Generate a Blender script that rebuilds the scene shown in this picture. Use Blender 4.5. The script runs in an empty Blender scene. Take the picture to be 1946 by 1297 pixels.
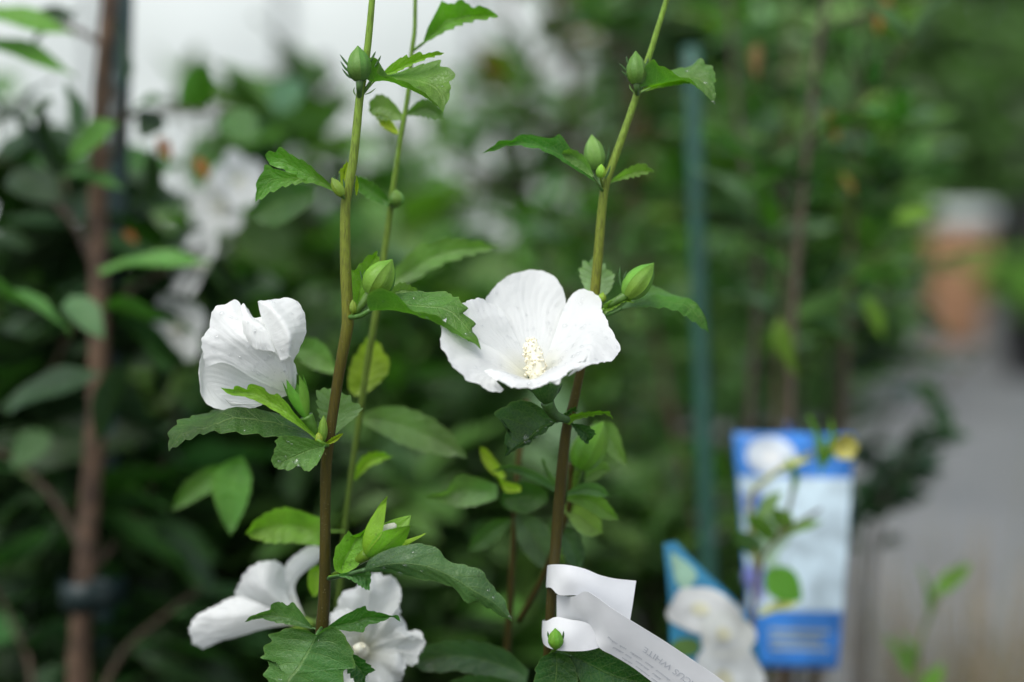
import bpy, bmesh, math, random
import numpy as np
from mathutils import Vector, Matrix, noise

random.seed(7)
rng = np.random.default_rng(7)
sc = bpy.context.scene
col = sc.collection

# ------------------------------------------------------------------ camera
CAMZ, PITCH, FPX, D0 = 0.95, math.radians(7.0), 50.0 / 36.0 * 1946.0, 0.60
cam_data = bpy.data.cameras.new('camera')
cam = bpy.data.objects.new('camera', cam_data)
col.objects.link(cam)
cam.location = (0, 0, CAMZ)
cam.rotation_euler = (math.pi / 2 - PITCH, 0, 0)
cam_data.lens = 50.0
cam_data.sensor_width = 36.0
cam_data.clip_start = 0.02
cam_data.clip_end = 500.0
cam_data.dof.use_dof = True
cam_data.dof.focus_distance = D0
cam_data.dof.aperture_fstop = 2.35
cam_data.dof.aperture_blades = 9
sc.camera = cam

# ------------------------------------------------------------------ world, sun, exposure
SUN_EL, SUN_AZ = math.radians(62), math.radians(215)
world = bpy.data.worlds.new('World')
sc.world = world
world.use_nodes = True
wn = world.node_tree
wn.nodes.clear()
sky = wn.nodes.new('ShaderNodeTexSky')
sky.sky_type = 'NISHITA'
sky.sun_disc = False
sky.sun_elevation = SUN_EL
sky.sun_rotation = SUN_AZ
sky.air_density = 1.0
sky.dust_density = 3.0
hsv = wn.nodes.new('ShaderNodeHueSaturation')
hsv.inputs['Saturation'].default_value = 0.45
bg = wn.nodes.new('ShaderNodeBackground')
bg.inputs['Strength'].default_value = 0.15
wo = wn.nodes.new('ShaderNodeOutputWorld')
wn.links.new(sky.outputs[0], hsv.inputs['Color'])
wn.links.new(hsv.outputs[0], bg.inputs['Color'])
wn.links.new(bg.outputs[0], wo.inputs['Surface'])
sun_d = bpy.data.lights.new('sun', 'SUN')
sun_d.energy = 1.0
sun_d.angle = math.radians(40)
sun_d.color = (0.97, 1.0, 0.94)
sun = bpy.data.objects.new('sun', sun_d)
col.objects.link(sun)
sdir = Vector((math.sin(SUN_AZ) * math.cos(SUN_EL), math.cos(SUN_AZ) * math.cos(SUN_EL), math.sin(SUN_EL)))
sun.rotation_euler = sdir.to_track_quat('Z', 'Y').to_euler()
sun.location = sdir * 20
sc.view_settings.view_transform = 'Standard'
sc.view_settings.look = 'None'
sc.view_settings.gamma = 1.0
sc.view_settings.exposure = 0.68
sc.render.engine = 'CYCLES'
sc.cycles.use_denoising = True
sc.cycles.max_bounces = 8
sc.cycles.transparent_max_bounces = 8
sc.cycles.caustics_reflective = False
sc.cycles.caustics_refractive = False

# ------------------------------------------------------------------ pixel -> point
CF = np.array([0, math.cos(PITCH), -math.sin(PITCH)])
CU = np.array([0, math.sin(PITCH), math.cos(PITCH)])
CX = np.array([1.0, 0, 0])
CO = np.array([0, 0, CAMZ])
def P(px, py, d):
    return CO + CF * d + CX * ((px - 973.0) * d / FPX) + CU * ((648.5 - py) * d / FPX)
def PZ(px, py, dz):                 # dz in mm behind the plane of focus
    return P(px, py, D0 + dz * 0.001)

# ------------------------------------------------------------------ curves
def catmull(pts, n):
    pts = np.asarray(pts, float)
    if len(pts) == 1:
        return np.repeat(pts, n, 0)
    seg = np.linalg.norm(np.diff(pts, axis=0), axis=1) + 1e-9
    t = np.concatenate([[0], np.cumsum(np.sqrt(seg * seg.mean()) * 0.5 + seg * 0.5)])
    t /= t[-1]
    m = np.zeros_like(pts)
    k = len(pts)
    for i in range(k):
        a, b = max(i - 1, 0), min(i + 1, k - 1)
        m[i] = (pts[b] - pts[a]) / max(t[b] - t[a], 1e-9)
    out = np.zeros((n, pts.shape[1]))
    for j, s in enumerate(np.linspace(0, 1, n)):
        i = min(max(int(np.searchsorted(t, s, 'right')) - 1, 0), k - 2)
        h = t[i + 1] - t[i]
        x = (s - t[i]) / h
        out[j] = ((2*x**3 - 3*x**2 + 1) * pts[i] + (x**3 - 2*x**2 + x) * h * m[i]
                  + (-2*x**3 + 3*x**2) * pts[i+1] + (x**3 - x**2) * h * m[i+1])
    return out

def sstep(a, b, x):
    x = np.clip((x - a) / (b - a), 0, 1)
    return x * x * (3 - 2 * x)

def n3(p, s, seed=0.0):
    return noise.noise(Vector((p[0] * s + seed, p[1] * s + seed * 0.7, p[2] * s - seed)))

# ------------------------------------------------------------------ objects
def empty(name, loc, label=None, cat=None, group=None):
    o = bpy.data.objects.new(name, None)
    o.empty_display_size = 0.02
    col.objects.link(o)
    o.location = loc
    tag(o, label, cat, group)
    return o
def tag(o, label=None, cat=None, group=None, kind=None):
    if label: o['label'] = label
    if cat: o['category'] = cat
    if group: o['group'] = group
    if kind: o['kind'] = kind
    return o
def root_of(o):
    while o.parent: o = o.parent
    return o
def attach(o, parent):
    if parent is None: return
    o.parent = parent
    if parent.parent is None and parent.type == 'EMPTY':
        o.matrix_parent_inverse = Matrix.Translation(-Vector(parent.location))
def mk(name, verts, faces, mat, parent=None, uv=None, color=None, smooth=True):
    me = bpy.data.meshes.new(name)
    me.from_pydata([tuple(v) for v in verts], [], faces)
    if uv is not None:
        lay = me.uv_layers.new(name='UVMap')
        li = np.empty(len(me.loops), int)
        me.loops.foreach_get('vertex_index', li)
        lay.data.foreach_set('uv', np.asarray(uv, float)[li].ravel())
    me.materials.append(mat)
    if smooth:
        me.polygons.foreach_set('use_smooth', [True] * len(me.polygons))
    me.update()
    o = bpy.data.objects.new(name, me)
    col.objects.link(o)
    if color is not None:
        o.color = (*color, 1)
    attach(o, parent)
    return o
def grid_faces(nu, nv, close=False):
    f = []
    for i in range(nu - 1):
        for j in range(nv - 1 + (1 if close else 0)):
            a, b = i * nv + j, i * nv + (j + 1) % nv
            f.append((a, b, b + nv, a + nv))
    return f

class MB:                                  # collects pieces of ONE part
    def __init__(s): s.v, s.f, s.uv = [], [], []
    def add(s, verts, faces, uv=None):
        k = len(s.v)
        s.v += [tuple(x) for x in verts]
        s.f += [tuple(i + k for i in q) for q in faces]
        s.uv += list(uv) if uv is not None else [(0, 0)] * len(verts)
    def build(s, name, mat, parent=None, color=None, smooth=True):
        return mk(name, s.v, s.f, mat, parent, s.uv, color, smooth)

def tube_geo(pts, radii, n=10, seg=None, wob=0.0, seed=0.0):
    pts = np.asarray(pts, float)
    seg = seg or max(6, len(pts) * 5)
    rr = catmull(np.asarray(radii, float)[:, None], seg)[:, 0] if len(radii) > 1 else np.full(seg, radii[0])
    c = catmull(pts, seg)
    tan = np.gradient(c, axis=0)
    tan /= np.linalg.norm(tan, axis=1)[:, None] + 1e-12
    ref = np.array([0.13, -0.95, 0.21]) if abs(tan[0][1]) < 0.8 else np.array([1.0, 0, 0])
    verts, uv = [], []
    for i in range(seg):
        a = np.cross(tan[i], ref); a /= np.linalg.norm(a) + 1e-12
        b = np.cross(tan[i], a)
        for j in range(n):
            th = 2 * math.pi * j / n
            r = rr[i]
            if wob: r *= 1 + wob * n3(c[i] + a * math.cos(th) * 0.003 + b * math.sin(th) * 0.003, 260, seed)
            verts.append(c[i] + (a * math.cos(th) + b * math.sin(th)) * r)
            uv.append((i / (seg - 1), j / n))
    faces = grid_faces(seg, n, True)
    faces.append(tuple(range(n - 1, -1, -1)))
    faces.append(tuple((seg - 1) * n + j for j in range(n)))
    return verts, faces, uv
def tube(name, pts, radii, mat, parent, n=10, seg=None, wob=0.0, color=None):
    v, f, uv = tube_geo(pts, radii, n, seg, wob)
    return mk(name, v, f, mat, parent, uv, color)

def row3(row, dzb):
    """pixel row [(px,py[,dz])] -> array of px,py,dz"""
    return np.array([(r[0], r[1], (r[2] if len(r) > 2 else 0.0) + dzb) for r in row], float)
def loft_grid(rows, nu, nv, dzb=0.0, smooth_u=True):
    R = [catmull(row3(r, dzb), nv) for r in rows]          # each nv x 3, in pixel space + dz
    R = np.array(R)                                        # k x nv x 3
    k = len(R)
    G = np.zeros((nu, nv, 3))
    if smooth_u and k > 2:
        for j in range(nv):
            G[:, j] = catmull(R[:, j] + np.array([0, 0, 1e-4]) * np.arange(k)[:, None], nu)
    else:
        for i, s in enumerate(np.linspace(0, k - 1, nu)):
            a = min(int(s), k - 2); x = s - a
            G[i] = R[a] * (1 - x) + R[a + 1] * x
    W = np.zeros_like(G)
    for i in range(nu):
        for j in range(nv):
            W[i, j] = PZ(*G[i, j])
    return W
def grid_normals(W):
    a = np.gradient(W, axis=0); b = np.gradient(W, axis=1)
    n = np.cross(a, b)
    l = np.linalg.norm(n, axis=2)[:, :, None]
    return n / (l + 1e-12)

# ------------------------------------------------------------------ materials
def newmat(name):
    m = bpy.data.materials.new(name); m.use_nodes = True
    nt = m.node_tree; nt.nodes.clear()
    out = nt.nodes.new('ShaderNodeOutputMaterial')
    return m, nt, out
class NG:
    def __init__(s, nt): s.nt = nt
    def n(s, t, **kw):
        x = s.nt.nodes.new(t)
        for k, v in kw.items(): setattr(x, k, v)
        return x
    def l(s, a, b): s.nt.links.new(a, b)
    def math(s, op, a, b=None, clamp=False):
        x = s.n('ShaderNodeMath', operation=op); x.use_clamp = clamp
        for i, q in enumerate((a, b)):
            if q is None: continue
            if isinstance(q, (int, float)): x.inputs[i].default_value = q
            else: s.l(q, x.inputs[i])
        return x.outputs[0]
    def step(s, x, a, b, c0=0.0, c1=1.0):
        m = s.n('ShaderNodeMapRange', interpolation_type='SMOOTHSTEP')
        s.l(x, m.inputs[0])
        for i, q in enumerate((a, b, c0, c1)): m.inputs[i + 1].default_value = q
        return m.outputs[0]
    def mix(s, f, a, b, blend='MIX'):
        m = s.n('ShaderNodeMix', data_type='RGBA', blend_type=blend)
        for k, q in ((0, f), (6, a), (7, b)):
            if isinstance(q, (int, float)): m.inputs[k].default_value = q
            elif isinstance(q, tuple): m.inputs[k].default_value = (*q, 1)
            else: s.l(q, m.inputs[k])
        return m.outputs[2]
    def noise(s, scale, detail=3, vec=None, rough=0.5):
        x = s.n('ShaderNodeTexNoise'); x.inputs['Scale'].default_value = scale
        x.inputs['Detail'].default_value = detail; x.inputs['Roughness'].default_value = rough
        if vec is None:
            vec = s.n('ShaderNodeTexCoord').outputs['Object']
        s.l(vec, x.inputs['Vector'])
        return x.outputs['Fac']

def mat_leaf(name, veins=7.0, rough=0.38, transl=0.38, relief=1.0, vein_amt=0.35):
    m, nt, out = newmat(name); g = NG(nt)
    tc = g.n('ShaderNodeTexCoord')
    oi = g.n('ShaderNodeObjectInfo')
    sep = g.n('ShaderNodeSeparateXYZ'); g.l(tc.outputs['UV'], sep.inputs[0])
    U, V = sep.outputs[0], sep.outputs[1]
    av = g.math('ABSOLUTE', g.math('SUBTRACT', g.math('MULTIPLY', V, 2.0), 1.0))
    wob = g.math('MULTIPLY', g.math('SUBTRACT', g.noise(90, 2), 0.5), 0.25)
    midr = g.math('SUBTRACT', 1.0, g.step(av, 0.012, 0.045))
    ph = g.math('ADD', g.math('SUBTRACT', g.math('MULTIPLY', U, veins), g.math('MULTIPLY', av, 1.7)), wob)
    fr = g.math('ABSOLUTE', g.math('SUBTRACT', g.math('FRACT', ph), 0.5))
    lat = g.math('MULTIPLY', g.math('SUBTRACT', 1.0, g.step(fr, 0.012, 0.05)), g.step(av, 0.86, 0.6))
    vein = g.math('MAXIMUM', midr, g.math('MULTIPLY', lat, 0.7))
    edge = g.step(av, 0.93, 0.995)
    vor = g.n('ShaderNodeTexVoronoi', feature='DISTANCE_TO_EDGE')
    vor.inputs['Scale'].default_value = 620
    g.l(tc.outputs['Object'], vor.inputs['Vector'])
    net = g.step(vor.outputs['Distance'], 0.0, 0.16)
    big = g.noise(55, 4)
    hs = g.n('ShaderNodeHueSaturation')
    g.l(oi.outputs['Color'], hs.inputs['Color'])
    g.l(g.step(big, 0.25, 0.75, 0.68, 1.34), hs.inputs['Value'])
    g.l(g.step(g.noise(23, 2), 0.3, 0.7, 0.488, 0.512), hs.inputs['Hue'])
    base = hs.outputs[0]
    pale = g.mix(0.55, base, (0.30, 0.42, 0.12))
    fac = g.math('ADD', g.math('MULTIPLY', vein, vein_amt), g.math('MULTIPLY', edge, 0.30), True)
    c = g.mix(fac, base, pale)
    c = g.mix(g.math('MULTIPLY', g.math('SUBTRACT', 1.0, net), 0.16), c, pale)
    spots = g.step(g.noise(240, 2), 0.70, 0.78)
    c = g.mix(g.math('MULTIPLY', spots, 0.35), c, (0.03, 0.05, 0.015))
    h = g.math('ADD', g.math('MULTIPLY', net, 0.35), g.math('MULTIPLY', vein, -0.9))
    h = g.math('ADD', h, g.math('MULTIPLY', g.noise(160, 4), 1.0))
    bmp = g.n('ShaderNodeBump'); bmp.inputs['Distance'].default_value = 0.00035 * relief
    bmp.inputs['Strength'].default_value = 0.7
    g.l(h, bmp.inputs['Height'])
    pr = g.n('ShaderNodeBsdfPrincipled')
    pr.inputs['Specular IOR Level'].default_value = 0.38
    g.l(c, pr.inputs['Base Color'])
    g.l(g.step(g.noise(130, 3), 0.3, 0.7, rough - 0.1, rough + 0.14), pr.inputs['Roughness'])
    g.l(bmp.outputs[0], pr.inputs['Normal'])
    tr = g.n('ShaderNodeBsdfTranslucent')
    g.l(g.mix(1.0, c, (1.30, 1.75, 0.40), 'MULTIPLY'), tr.inputs['Color'])
    g.l(bmp.outputs[0], tr.inputs['Normal'])
    mx = g.n('ShaderNodeMixShader'); mx.inputs[0].default_value = transl
    g.l(pr.outputs[0], mx.inputs[1]); g.l(tr.outputs[0], mx.inputs[2])
    g.l(mx.outputs[0], out.inputs['Surface'])
    return m

def mat_petal(name):
    m, nt, out = newmat(name); g = NG(nt)
    tc = g.n('ShaderNodeTexCoord')
    sep = g.n('ShaderNodeSeparateXYZ'); g.l(tc.outputs['UV'], sep.inputs[0])
    U, V = sep.outputs[0], sep.outputs[1]
    st = g.n('ShaderNodeCombineXYZ')
    g.l(g.math('MULTIPLY', U, 3.0), st.inputs[0]); g.l(g.math('MULTIPLY', V, 34.0), st.inputs[1])
    wn_ = g.n('ShaderNodeTexNoise'); wn_.inputs['Scale'].default_value = 1.0; wn_.inputs['Detail'].default_value = 3
    g.l(st.outputs[0], wn_.inputs['Vector'])
    h = g.math('ADD', g.math('MULTIPLY', wn_.outputs['Fac'], 0.55), g.math('MULTIPLY', g.noise(420, 4), 0.7))
    h = g.math('ADD', h, g.math('MULTIPLY', g.noise(120, 3), 1.3))
    bmp = g.n('ShaderNodeBump'); bmp.inputs['Distance'].default_value = 0.0006; bmp.inputs['Strength'].default_value = 0.5
    g.l(h, bmp.inputs['Height'])
    c = g.mix(g.step(U, 0.0, 0.4), (0.76, 0.75, 0.60), (0.81, 0.82, 0.81))
    c = g.mix(g.math('MULTIPLY', g.step(wn_.outputs['Fac'], 0.35, 0.75), 0.14), c, (0.745, 0.77, 0.755))
    pr = g.n('ShaderNodeBsdfPrincipled'); g.l(c, pr.inputs['Base Color'])
    pr.inputs['Roughness'].default_value = 0.45
    pr.inputs['Specular IOR Level'].default_value = 0.35
    g.l(bmp.outputs[0], pr.inputs['Normal'])
    tr = g.n('ShaderNodeBsdfTranslucent'); tr.inputs['Color'].default_value = (0.79, 0.81, 0.74, 1)
    g.l(bmp.outputs[0], tr.inputs['Normal'])
    mx = g.n('ShaderNodeMixShader'); mx.inputs[0].default_value = 0.33
    g.l(pr.outputs[0], mx.inputs[1]); g.l(tr.outputs[0], mx.inputs[2])
    g.l(mx.outputs[0], out.inputs['Surface'])
    return m

def mat_plain(name, c0, c1=None, rough=0.6, scale=60, bump=0.0, usecol=False, spec=0.5, transl=0.0):
    m, nt, out = newmat(name); g = NG(nt)
    pr = g.n('ShaderNodeBsdfPrincipled')
    f = g.step(g.noise(scale, 5), 0.32, 0.68)
    if usecol:
        oi = g.n('ShaderNodeObjectInfo')
        c = g.mix(f, oi.outputs['Color'], g.mix(0.45, oi.outputs['Color'], c1 or (0.0, 0.0, 0.0)))
    else:
        c = g.mix(f, c0, c1 or tuple(x * 0.75 for x in c0))
    g.l(c, pr.inputs['Base Color'])
    pr.inputs['Roughness'].default_value = rough
    pr.inputs['Specular IOR Level'].default_value = spec
    if bump:
        b = g.n('ShaderNodeBump'); b.inputs['Distance'].default_value = bump
        b.inputs['Strength'].default_value = 0.8
        g.l(g.noise(scale * 3, 5), b.inputs['Height']); g.l(b.outputs[0], pr.inputs['Normal'])
    if transl:
        tr = g.n('ShaderNodeBsdfTranslucent'); g.l(c, tr.inputs['Color'])
        mx = g.n('ShaderNodeMixShader'); mx.inputs[0].default_value = transl
        g.l(pr.outputs[0], mx.inputs[1]); g.l(tr.outputs[0], mx.inputs[2])
        g.l(mx.outputs[0], out.inputs['Surface'])
    else:
        g.l(pr.outputs[0], out.inputs['Surface'])
    return m

def mat_stem(name, young=False):
    """hibiscus bark: green when young, brown lower down the cane; pale lenticels"""
    m, nt, out = newmat(name); g = NG(nt)
    tc = g.n('ShaderNodeTexCoord')
    sep = g.n('ShaderNodeSeparateXYZ'); g.l(tc.outputs['Object'], sep.inputs[0])
    z = g.math('ADD', sep.outputs[2], g.math('MULTIPLY', g.math('SUBTRACT', g.noise(40, 3), 0.5), 0.03))
    ramp = g.n('ShaderNodeValToRGB')
    g.l(g.step(z, 0.72, 1.02), ramp.inputs[0])
    r = ramp.color_ramp; r.elements[0].color = (0.046, 0.036, 0.004, 1); r.elements[1].color = (0.21, 0.36, 0.045, 1)
    for p_, c_ in ((0.48, (0.074, 0.060, 0.005, 1)), (0.60, (0.155, 0.165, 0.016, 1)), (0.82, (0.17, 0.23, 0.025, 1))):
        e = r.elements.new(p_); e.color = c_
    if young:
        for e in r.elements: e.color = tuple(0.5 * a + 0.5 * b for a, b in zip(e.color, (0.15, 0.30, 0.04, 1)))
    stv = g.n('ShaderNodeMapping'); stv.inputs['Scale'].default_value = (1, 1, 0.12)
    g.l(tc.outputs['Object'], stv.inputs[0])
    streak = g.noise(1500, 3, stv.outputs[0])
    c = g.mix(g.step(streak, 0.35, 0.75), ramp.outputs[0], g.mix(0.5, ramp.outputs[0], (0.03, 0.03, 0.01)))
    len_ = g.step(g.noise(1100, 1), 0.70, 0.76)
    c = g.mix(g.math('MULTIPLY', len_, 0.5), c, (0.28, 0.26, 0.14))
    pr = g.n('ShaderNodeBsdfPrincipled'); g.l(c, pr.inputs['Base Color'])
    pr.inputs['Roughness'].default_value = 0.5
    pr.inputs['Specular IOR Level'].default_value = 0.22
    b = g.n('ShaderNodeBump'); b.inputs['Distance'].default_value = 0.0004
    g.l(g.math('ADD', streak, len_), b.inputs['Height']); g.l(b.outputs[0], pr.inputs['Normal'])
    g.l(pr.outputs[0], out.inputs['Surface'])
    return m

def mat_water(name):
    m, nt, out = newmat(name); g = NG(nt)
    fr = g.n('ShaderNodeLayerWeight'); fr.inputs['Blend'].default_value = 0.5
    tr = g.n('ShaderNodeBsdfTransparent'); tr.inputs['Color'].default_value = (0.985, 0.988, 0.99, 1)
    gl = g.n('ShaderNodeBsdfGlossy'); gl.inputs['Roughness'].default_value = 0.03
    mx = g.n('ShaderNodeMixShader')
    g.l(g.math('ADD', 0.07, g.math('MULTIPLY', g.math('POWER', fr.outputs['Facing'], 3.0), 0.8)), mx.inputs[0]); g.l(tr.outputs[0], mx.inputs[1]); g.l(gl.outputs[0], mx.inputs[2])
    g.l(mx.outputs[0], out.inputs['Surface'])
    return m

M = dict(
    leaf=mat_leaf('hibiscus_leaf'),
    bgleaf=mat_leaf('shrub_leaf', veins=9, rough=0.42, transl=0.28, relief=0.6, vein_amt=0.2),
    glossleaf=mat_leaf('glossy_leaf', veins=9, rough=0.30, transl=0.20, relief=0.4, vein_amt=0.2),
    hedgeleaf=mat_plain('hedge_leaf', (0, 0, 0), (0.02, 0.05, 0.005), rough=0.8, scale=3, usecol=True, spec=0.2, transl=0.3),
    petal=mat_petal('white_petal'),
    stem=mat_stem('hibiscus_stem'),
    youngstem=mat_stem('young_hibiscus_stem', True),
    greenpart=mat_plain('green_tissue', (0, 0, 0), (0.02, 0.05, 0.0), rough=0.45, scale=300, bump=0.0003, usecol=True, transl=0.15),
    pollen=mat_plain('cream_pollen', (0.88, 0.81, 0.58), (0.90, 0.86, 0.70), rough=0.75, scale=900, bump=0.0003),
    column=mat_plain('cream_column', (0.86, 0.82, 0.62), (0.88, 0.86, 0.74), rough=0.5, scale=400),
    bark=mat_plain('brown_bark', (0.13, 0.078, 0.045), (0.05, 0.03, 0.018), rough=0.8, scale=75, bump=0.0015),
    twig=mat_plain('twig_bark', (0, 0, 0), (0.02, 0.015, 0.01), rough=0.75, scale=90, bump=0.0008, usecol=True),
    stake=mat_plain('green_plastic', (0, 0, 0), (0.01, 0.02, 0.02), rough=0.45, scale=120, bump=0.0004, usecol=True),
    paper=mat_plain('white_paper', (0.83, 0.84, 0.85), (0.78, 0.79, 0.80), rough=0.55, scale=70, bump=0.0001, transl=0.12),
    card=mat_plain('printed_card', (0, 0, 0), None, rough=0.32, scale=45, usecol=True),
    water=mat_water('water'),
    soil=mat_plain('soil', (0.035, 0.024, 0.016), (0.012, 0.009, 0.007), rough=0.95, scale=40, bump=0.006),
    pot=mat_plain('black_plastic', (0.018, 0.018, 0.02), (0.03, 0.03, 0.03), rough=0.5, scale=30, bump=0.0005),
    grass=mat_plain('dry_grass', (0, 0, 0), (0.10, 0.07, 0.03), rough=0.7, scale=30, usecol=True, transl=0.2),
)

# =================================================================== SETTING
def sheet(name, x0, x1, y0, y1, z, mat, n=2):
    xs, ys = np.linspace(x0, x1, n), np.linspace(y0, y1, n)
    v = [(x, y, z) for y in ys for x in xs]
    o = mk(name, v, grid_faces(n, n), mat, smooth=False)
    o['kind'] = 'structure'
    return o
def mat_ground():
    m, nt, out = newmat('ground_fabric'); g = NG(nt)
    tc = g.n('ShaderNodeTexCoord')
    big, fine = g.noise(0.9, 5), g.noise(14, 5)
    c = g.mix(g.step(fine, 0.35, 0.7), (0.020, 0.021, 0.019), (0.05, 0.046, 0.036))
    c = g.mix(g.step(big, 0.5, 0.7), c, (0.055, 0.06, 0.03))
    pr = g.n('ShaderNodeBsdfPrincipled'); g.l(c, pr.inputs['Base Color']); pr.inputs['Roughness'].default_value = 0.8
    b = g.n('ShaderNodeBump'); b.inputs['Distance'].default_value = 0.01; g.l(fine, b.inputs['Height'])
    g.l(b.outputs[0], pr.inputs['Normal']); g.l(pr.outputs[0], out.inputs['Surface'])
    return m
def mat_path():
    m, nt, out = newmat('wet_concrete'); g = NG(nt)
    fine, mid, big = g.noise(60, 6, rough=0.7), g.noise(5, 5), g.noise(0.8, 4)
    c = g.mix(g.step(mid, 0.3, 0.7), (0.15, 0.162, 0.166), (0.20, 0.208, 0.206))
    c = g.mix(g.step(fine, 0.3, 0.75), c, g.mix(0.5, c, (0.08, 0.08, 0.08)))
    c = g.mix(g.math('MULTIPLY', g.step(big, 0.45, 0.7), 0.45), c, (0.12, 0.118, 0.115))
    pr = g.n('ShaderNodeBsdfPrincipled'); g.l(c, pr.inputs['Base Color'])
    g.l(g.step(big, 0.4, 0.65, 0.75, 0.45), pr.inputs['Roughness'])
    b = g.n('ShaderNodeBump'); b.inputs['Distance'].default_value = 0.002; g.l(fine, b.inputs['Height'])
    g.l(b.outputs[0], pr.inputs['Normal']); g.l(pr.outputs[0], out.inputs['Surface'])
    return m
sheet('ground', -80, 80, -40, 160, 0.0, mat_ground())
sheet('path', 0.42, 4.6, -3.0, 9.6, 0.006, mat_path())

# white polytunnel side behind the rows: ribbed sheet panels on a low base board
tun = empty('polytunnel', (-2.2, 7.6, 0), 'long white polytunnel wall of pale sheet panels behind the shrubs', 'polytunnel')
wm = mat_plain('milky_sheet', (0.77, 0.815, 0.785), (0.69, 0.735, 0.705), rough=0.45, scale=1.6)
def box_geo(x0, x1, y0, y1, z0, z1):
    v = [(x, y, z) for z in (z0, z1) for y in (y0, y1) for x in (x0, x1)]
    f = [(0, 2, 3, 1), (4, 5, 7, 6), (0, 1, 5, 4), (2, 6, 7, 3), (0, 4, 6, 2), (1, 3, 7, 5)]
    return v, f
def box(name, x0, x1, y0, y1, z0, z1, mat, parent, color=None, bevel=0.0):
    v, f = box_geo(x0, x1, y0, y1, z0, z1)
    o = mk(name, v, f, mat, parent, None, color, smooth=False)
    if bevel:
        b = o.modifiers.new('bevel', 'BEVEL'); b.width = bevel; b.segments = 2
    return o
for i in range(7):                       # curved sheet panels
    x0 = -6.2 + i * 1.0
    prof = [(0.0, 0.32), (0.0, 1.5), (0.06, 2.1), (0.3, 2.7), (0.8, 3.2), (1.5, 3.5)]
    v, n = [], 9
    for (dy, z) in prof:
        for k in range(n):
            t = k / (n - 1)
            v.append((x0 + 0.02 + t * 0.96, 7.6 + dy - 0.035 * math.sin(math.pi * t), z))
    mk('sheet_panel', v, grid_faces(len(prof), n), wm, tun)
    tube('hoop', [(x0, 7.6 + dy, z) for dy, z in [(0.0, 0.0)] + prof], [0.025], M['stake'], tun, n=8, color=(0.35, 0.37, 0.37))
box('base_board', -6.25, 0.85, 7.55, 7.59, 0.0, 0.33, mat_plain('board', (0.22, 0.2, 0.17), rough=0.8, scale=8), tun)

# =================================================================== LEAF STOCK (shared by the background plants)
def leaf_mesh(name, ratio=0.42, droop=0.18, fold=0.25, mat=None, nu=7, nv=5, acum=1.0):
    v, uv = [], []
    for i in range(nu):
        u = i / (nu - 1)
        w = ratio * 0.5 * (math.sin(math.pi * min(1, u ** 0.85)) ** 0.8) * (1 - 0.25 * acum * u)
        if i in (0, nu - 1): w = 0.004
        for j in range(nv):
            s = -1 + 2 * j / (nv - 1)
            v.append((u, s * w, -droop * u * u + fold * abs(s) * w + 0.03 * math.sin(u * 9 + s * 2)))
            uv.append((u, 0.5 + 0.5 * s))
    me = bpy.data.meshes.new(name)
    me.from_pydata(v, [], grid_faces(nu, nv))
    lay = me.uv_layers.new(name='UVMap')
    for lp in me.loops: lay.data[lp.index].uv = uv[lp.vertex_index]
    me.polygons.foreach_set('use_smooth', [True] * len(me.polygons))
    me.materials.append(mat)
    return me
LM = dict(
    oval=[leaf_mesh('oval_leaf', 0.46, 0.16, 0.25, M['glossleaf']), leaf_mesh('oval_leaf', 0.40, 0.28, 0.4, M['glossleaf'])],
    lance=[leaf_mesh('lance_leaf', 0.34, 0.2, 0.3, M['bgleaf']), leaf_mesh('lance_leaf', 0.30, 0.05, 0.5, M['bgleaf'])],
    round=[leaf_mesh('round_leaf', 0.66, 0.12, 0.2, M['bgleaf'], acum=0.4), leaf_mesh('round_leaf', 0.58, 0.25, 0.35, M['bgleaf'], acum=0.4)],
)
def put_leaf(root, me, base, tip, color, roll=0.0, wscale=1.0, name='leaf'):
    base, tip = Vector(base), Vector(tip)
    x = (tip - base); L = x.length
    x.normalize()
    up = Vector((0, 0, 1)) if abs(x.z) < 0.9 else Vector((0, -1, 0))
    y = up.cross(x).normalized()
    z = x.cross(y)
    R = Matrix((x, y, z)).transposed().to_4x4()
    o = bpy.data.objects.new(name, me)
    col.objects.link(o)
    o.matrix_basis = Matrix.Translation(base) @ R @ Matrix.Rotation(roll, 4, 'X') @ Matrix.Diagonal((L, L * wscale, L, 1))
    o.color = (*color, 1)
    o.parent = root
    o.matrix_parent_inverse = Matrix.Translation(-Vector(root.location))
    return o
def vary(c, amt=0.3):
    k = 1 + random.uniform(-amt, amt)
    return (c[0] * 0.80 * k * random.uniform(0.85, 1.2), c[1] * k, c[2] * k * random.uniform(0.8, 1.2))

def pot_geo(parent, x, y, r=0.13, h=0.24, mat='pot'):
    mb = MB(); n = 28
    prof = [(r * 0.78, 0.002), (r * 0.97, h * 0.88), (r * 1.04, h * 0.885), (r * 1.05, h), (r * 0.98, h), (r * 0.94, h * 0.86)]
    v = [(x + q * math.cos(2 * math.pi * k / n), y + q * math.sin(2 * math.pi * k / n), z) for q, z in prof for k in range(n)]
    f = grid_faces(len(prof), n, True); f.append(tuple(range(n - 1, -1, -1)))
    mb.add(v, f); p = mb.build('pot', M[mat] if isinstance(mat, str) else mat, parent, smooth=False)
    v, f = [], []
    for i in range(5):
        for k in range(n):
            q = r * 0.945 * (i + 0.02) / 4
            X, Y = x + q * math.cos(2 * math.pi * k / n), y + q * math.sin(2 * math.pi * k / n)
            v.append((X, Y, h * 0.87 + 0.006 * n3((X, Y, 0), 40)))
    mk('soil', v, grid_faces(5, n, True), M['soil'], parent)
    return h * 0.87

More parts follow.
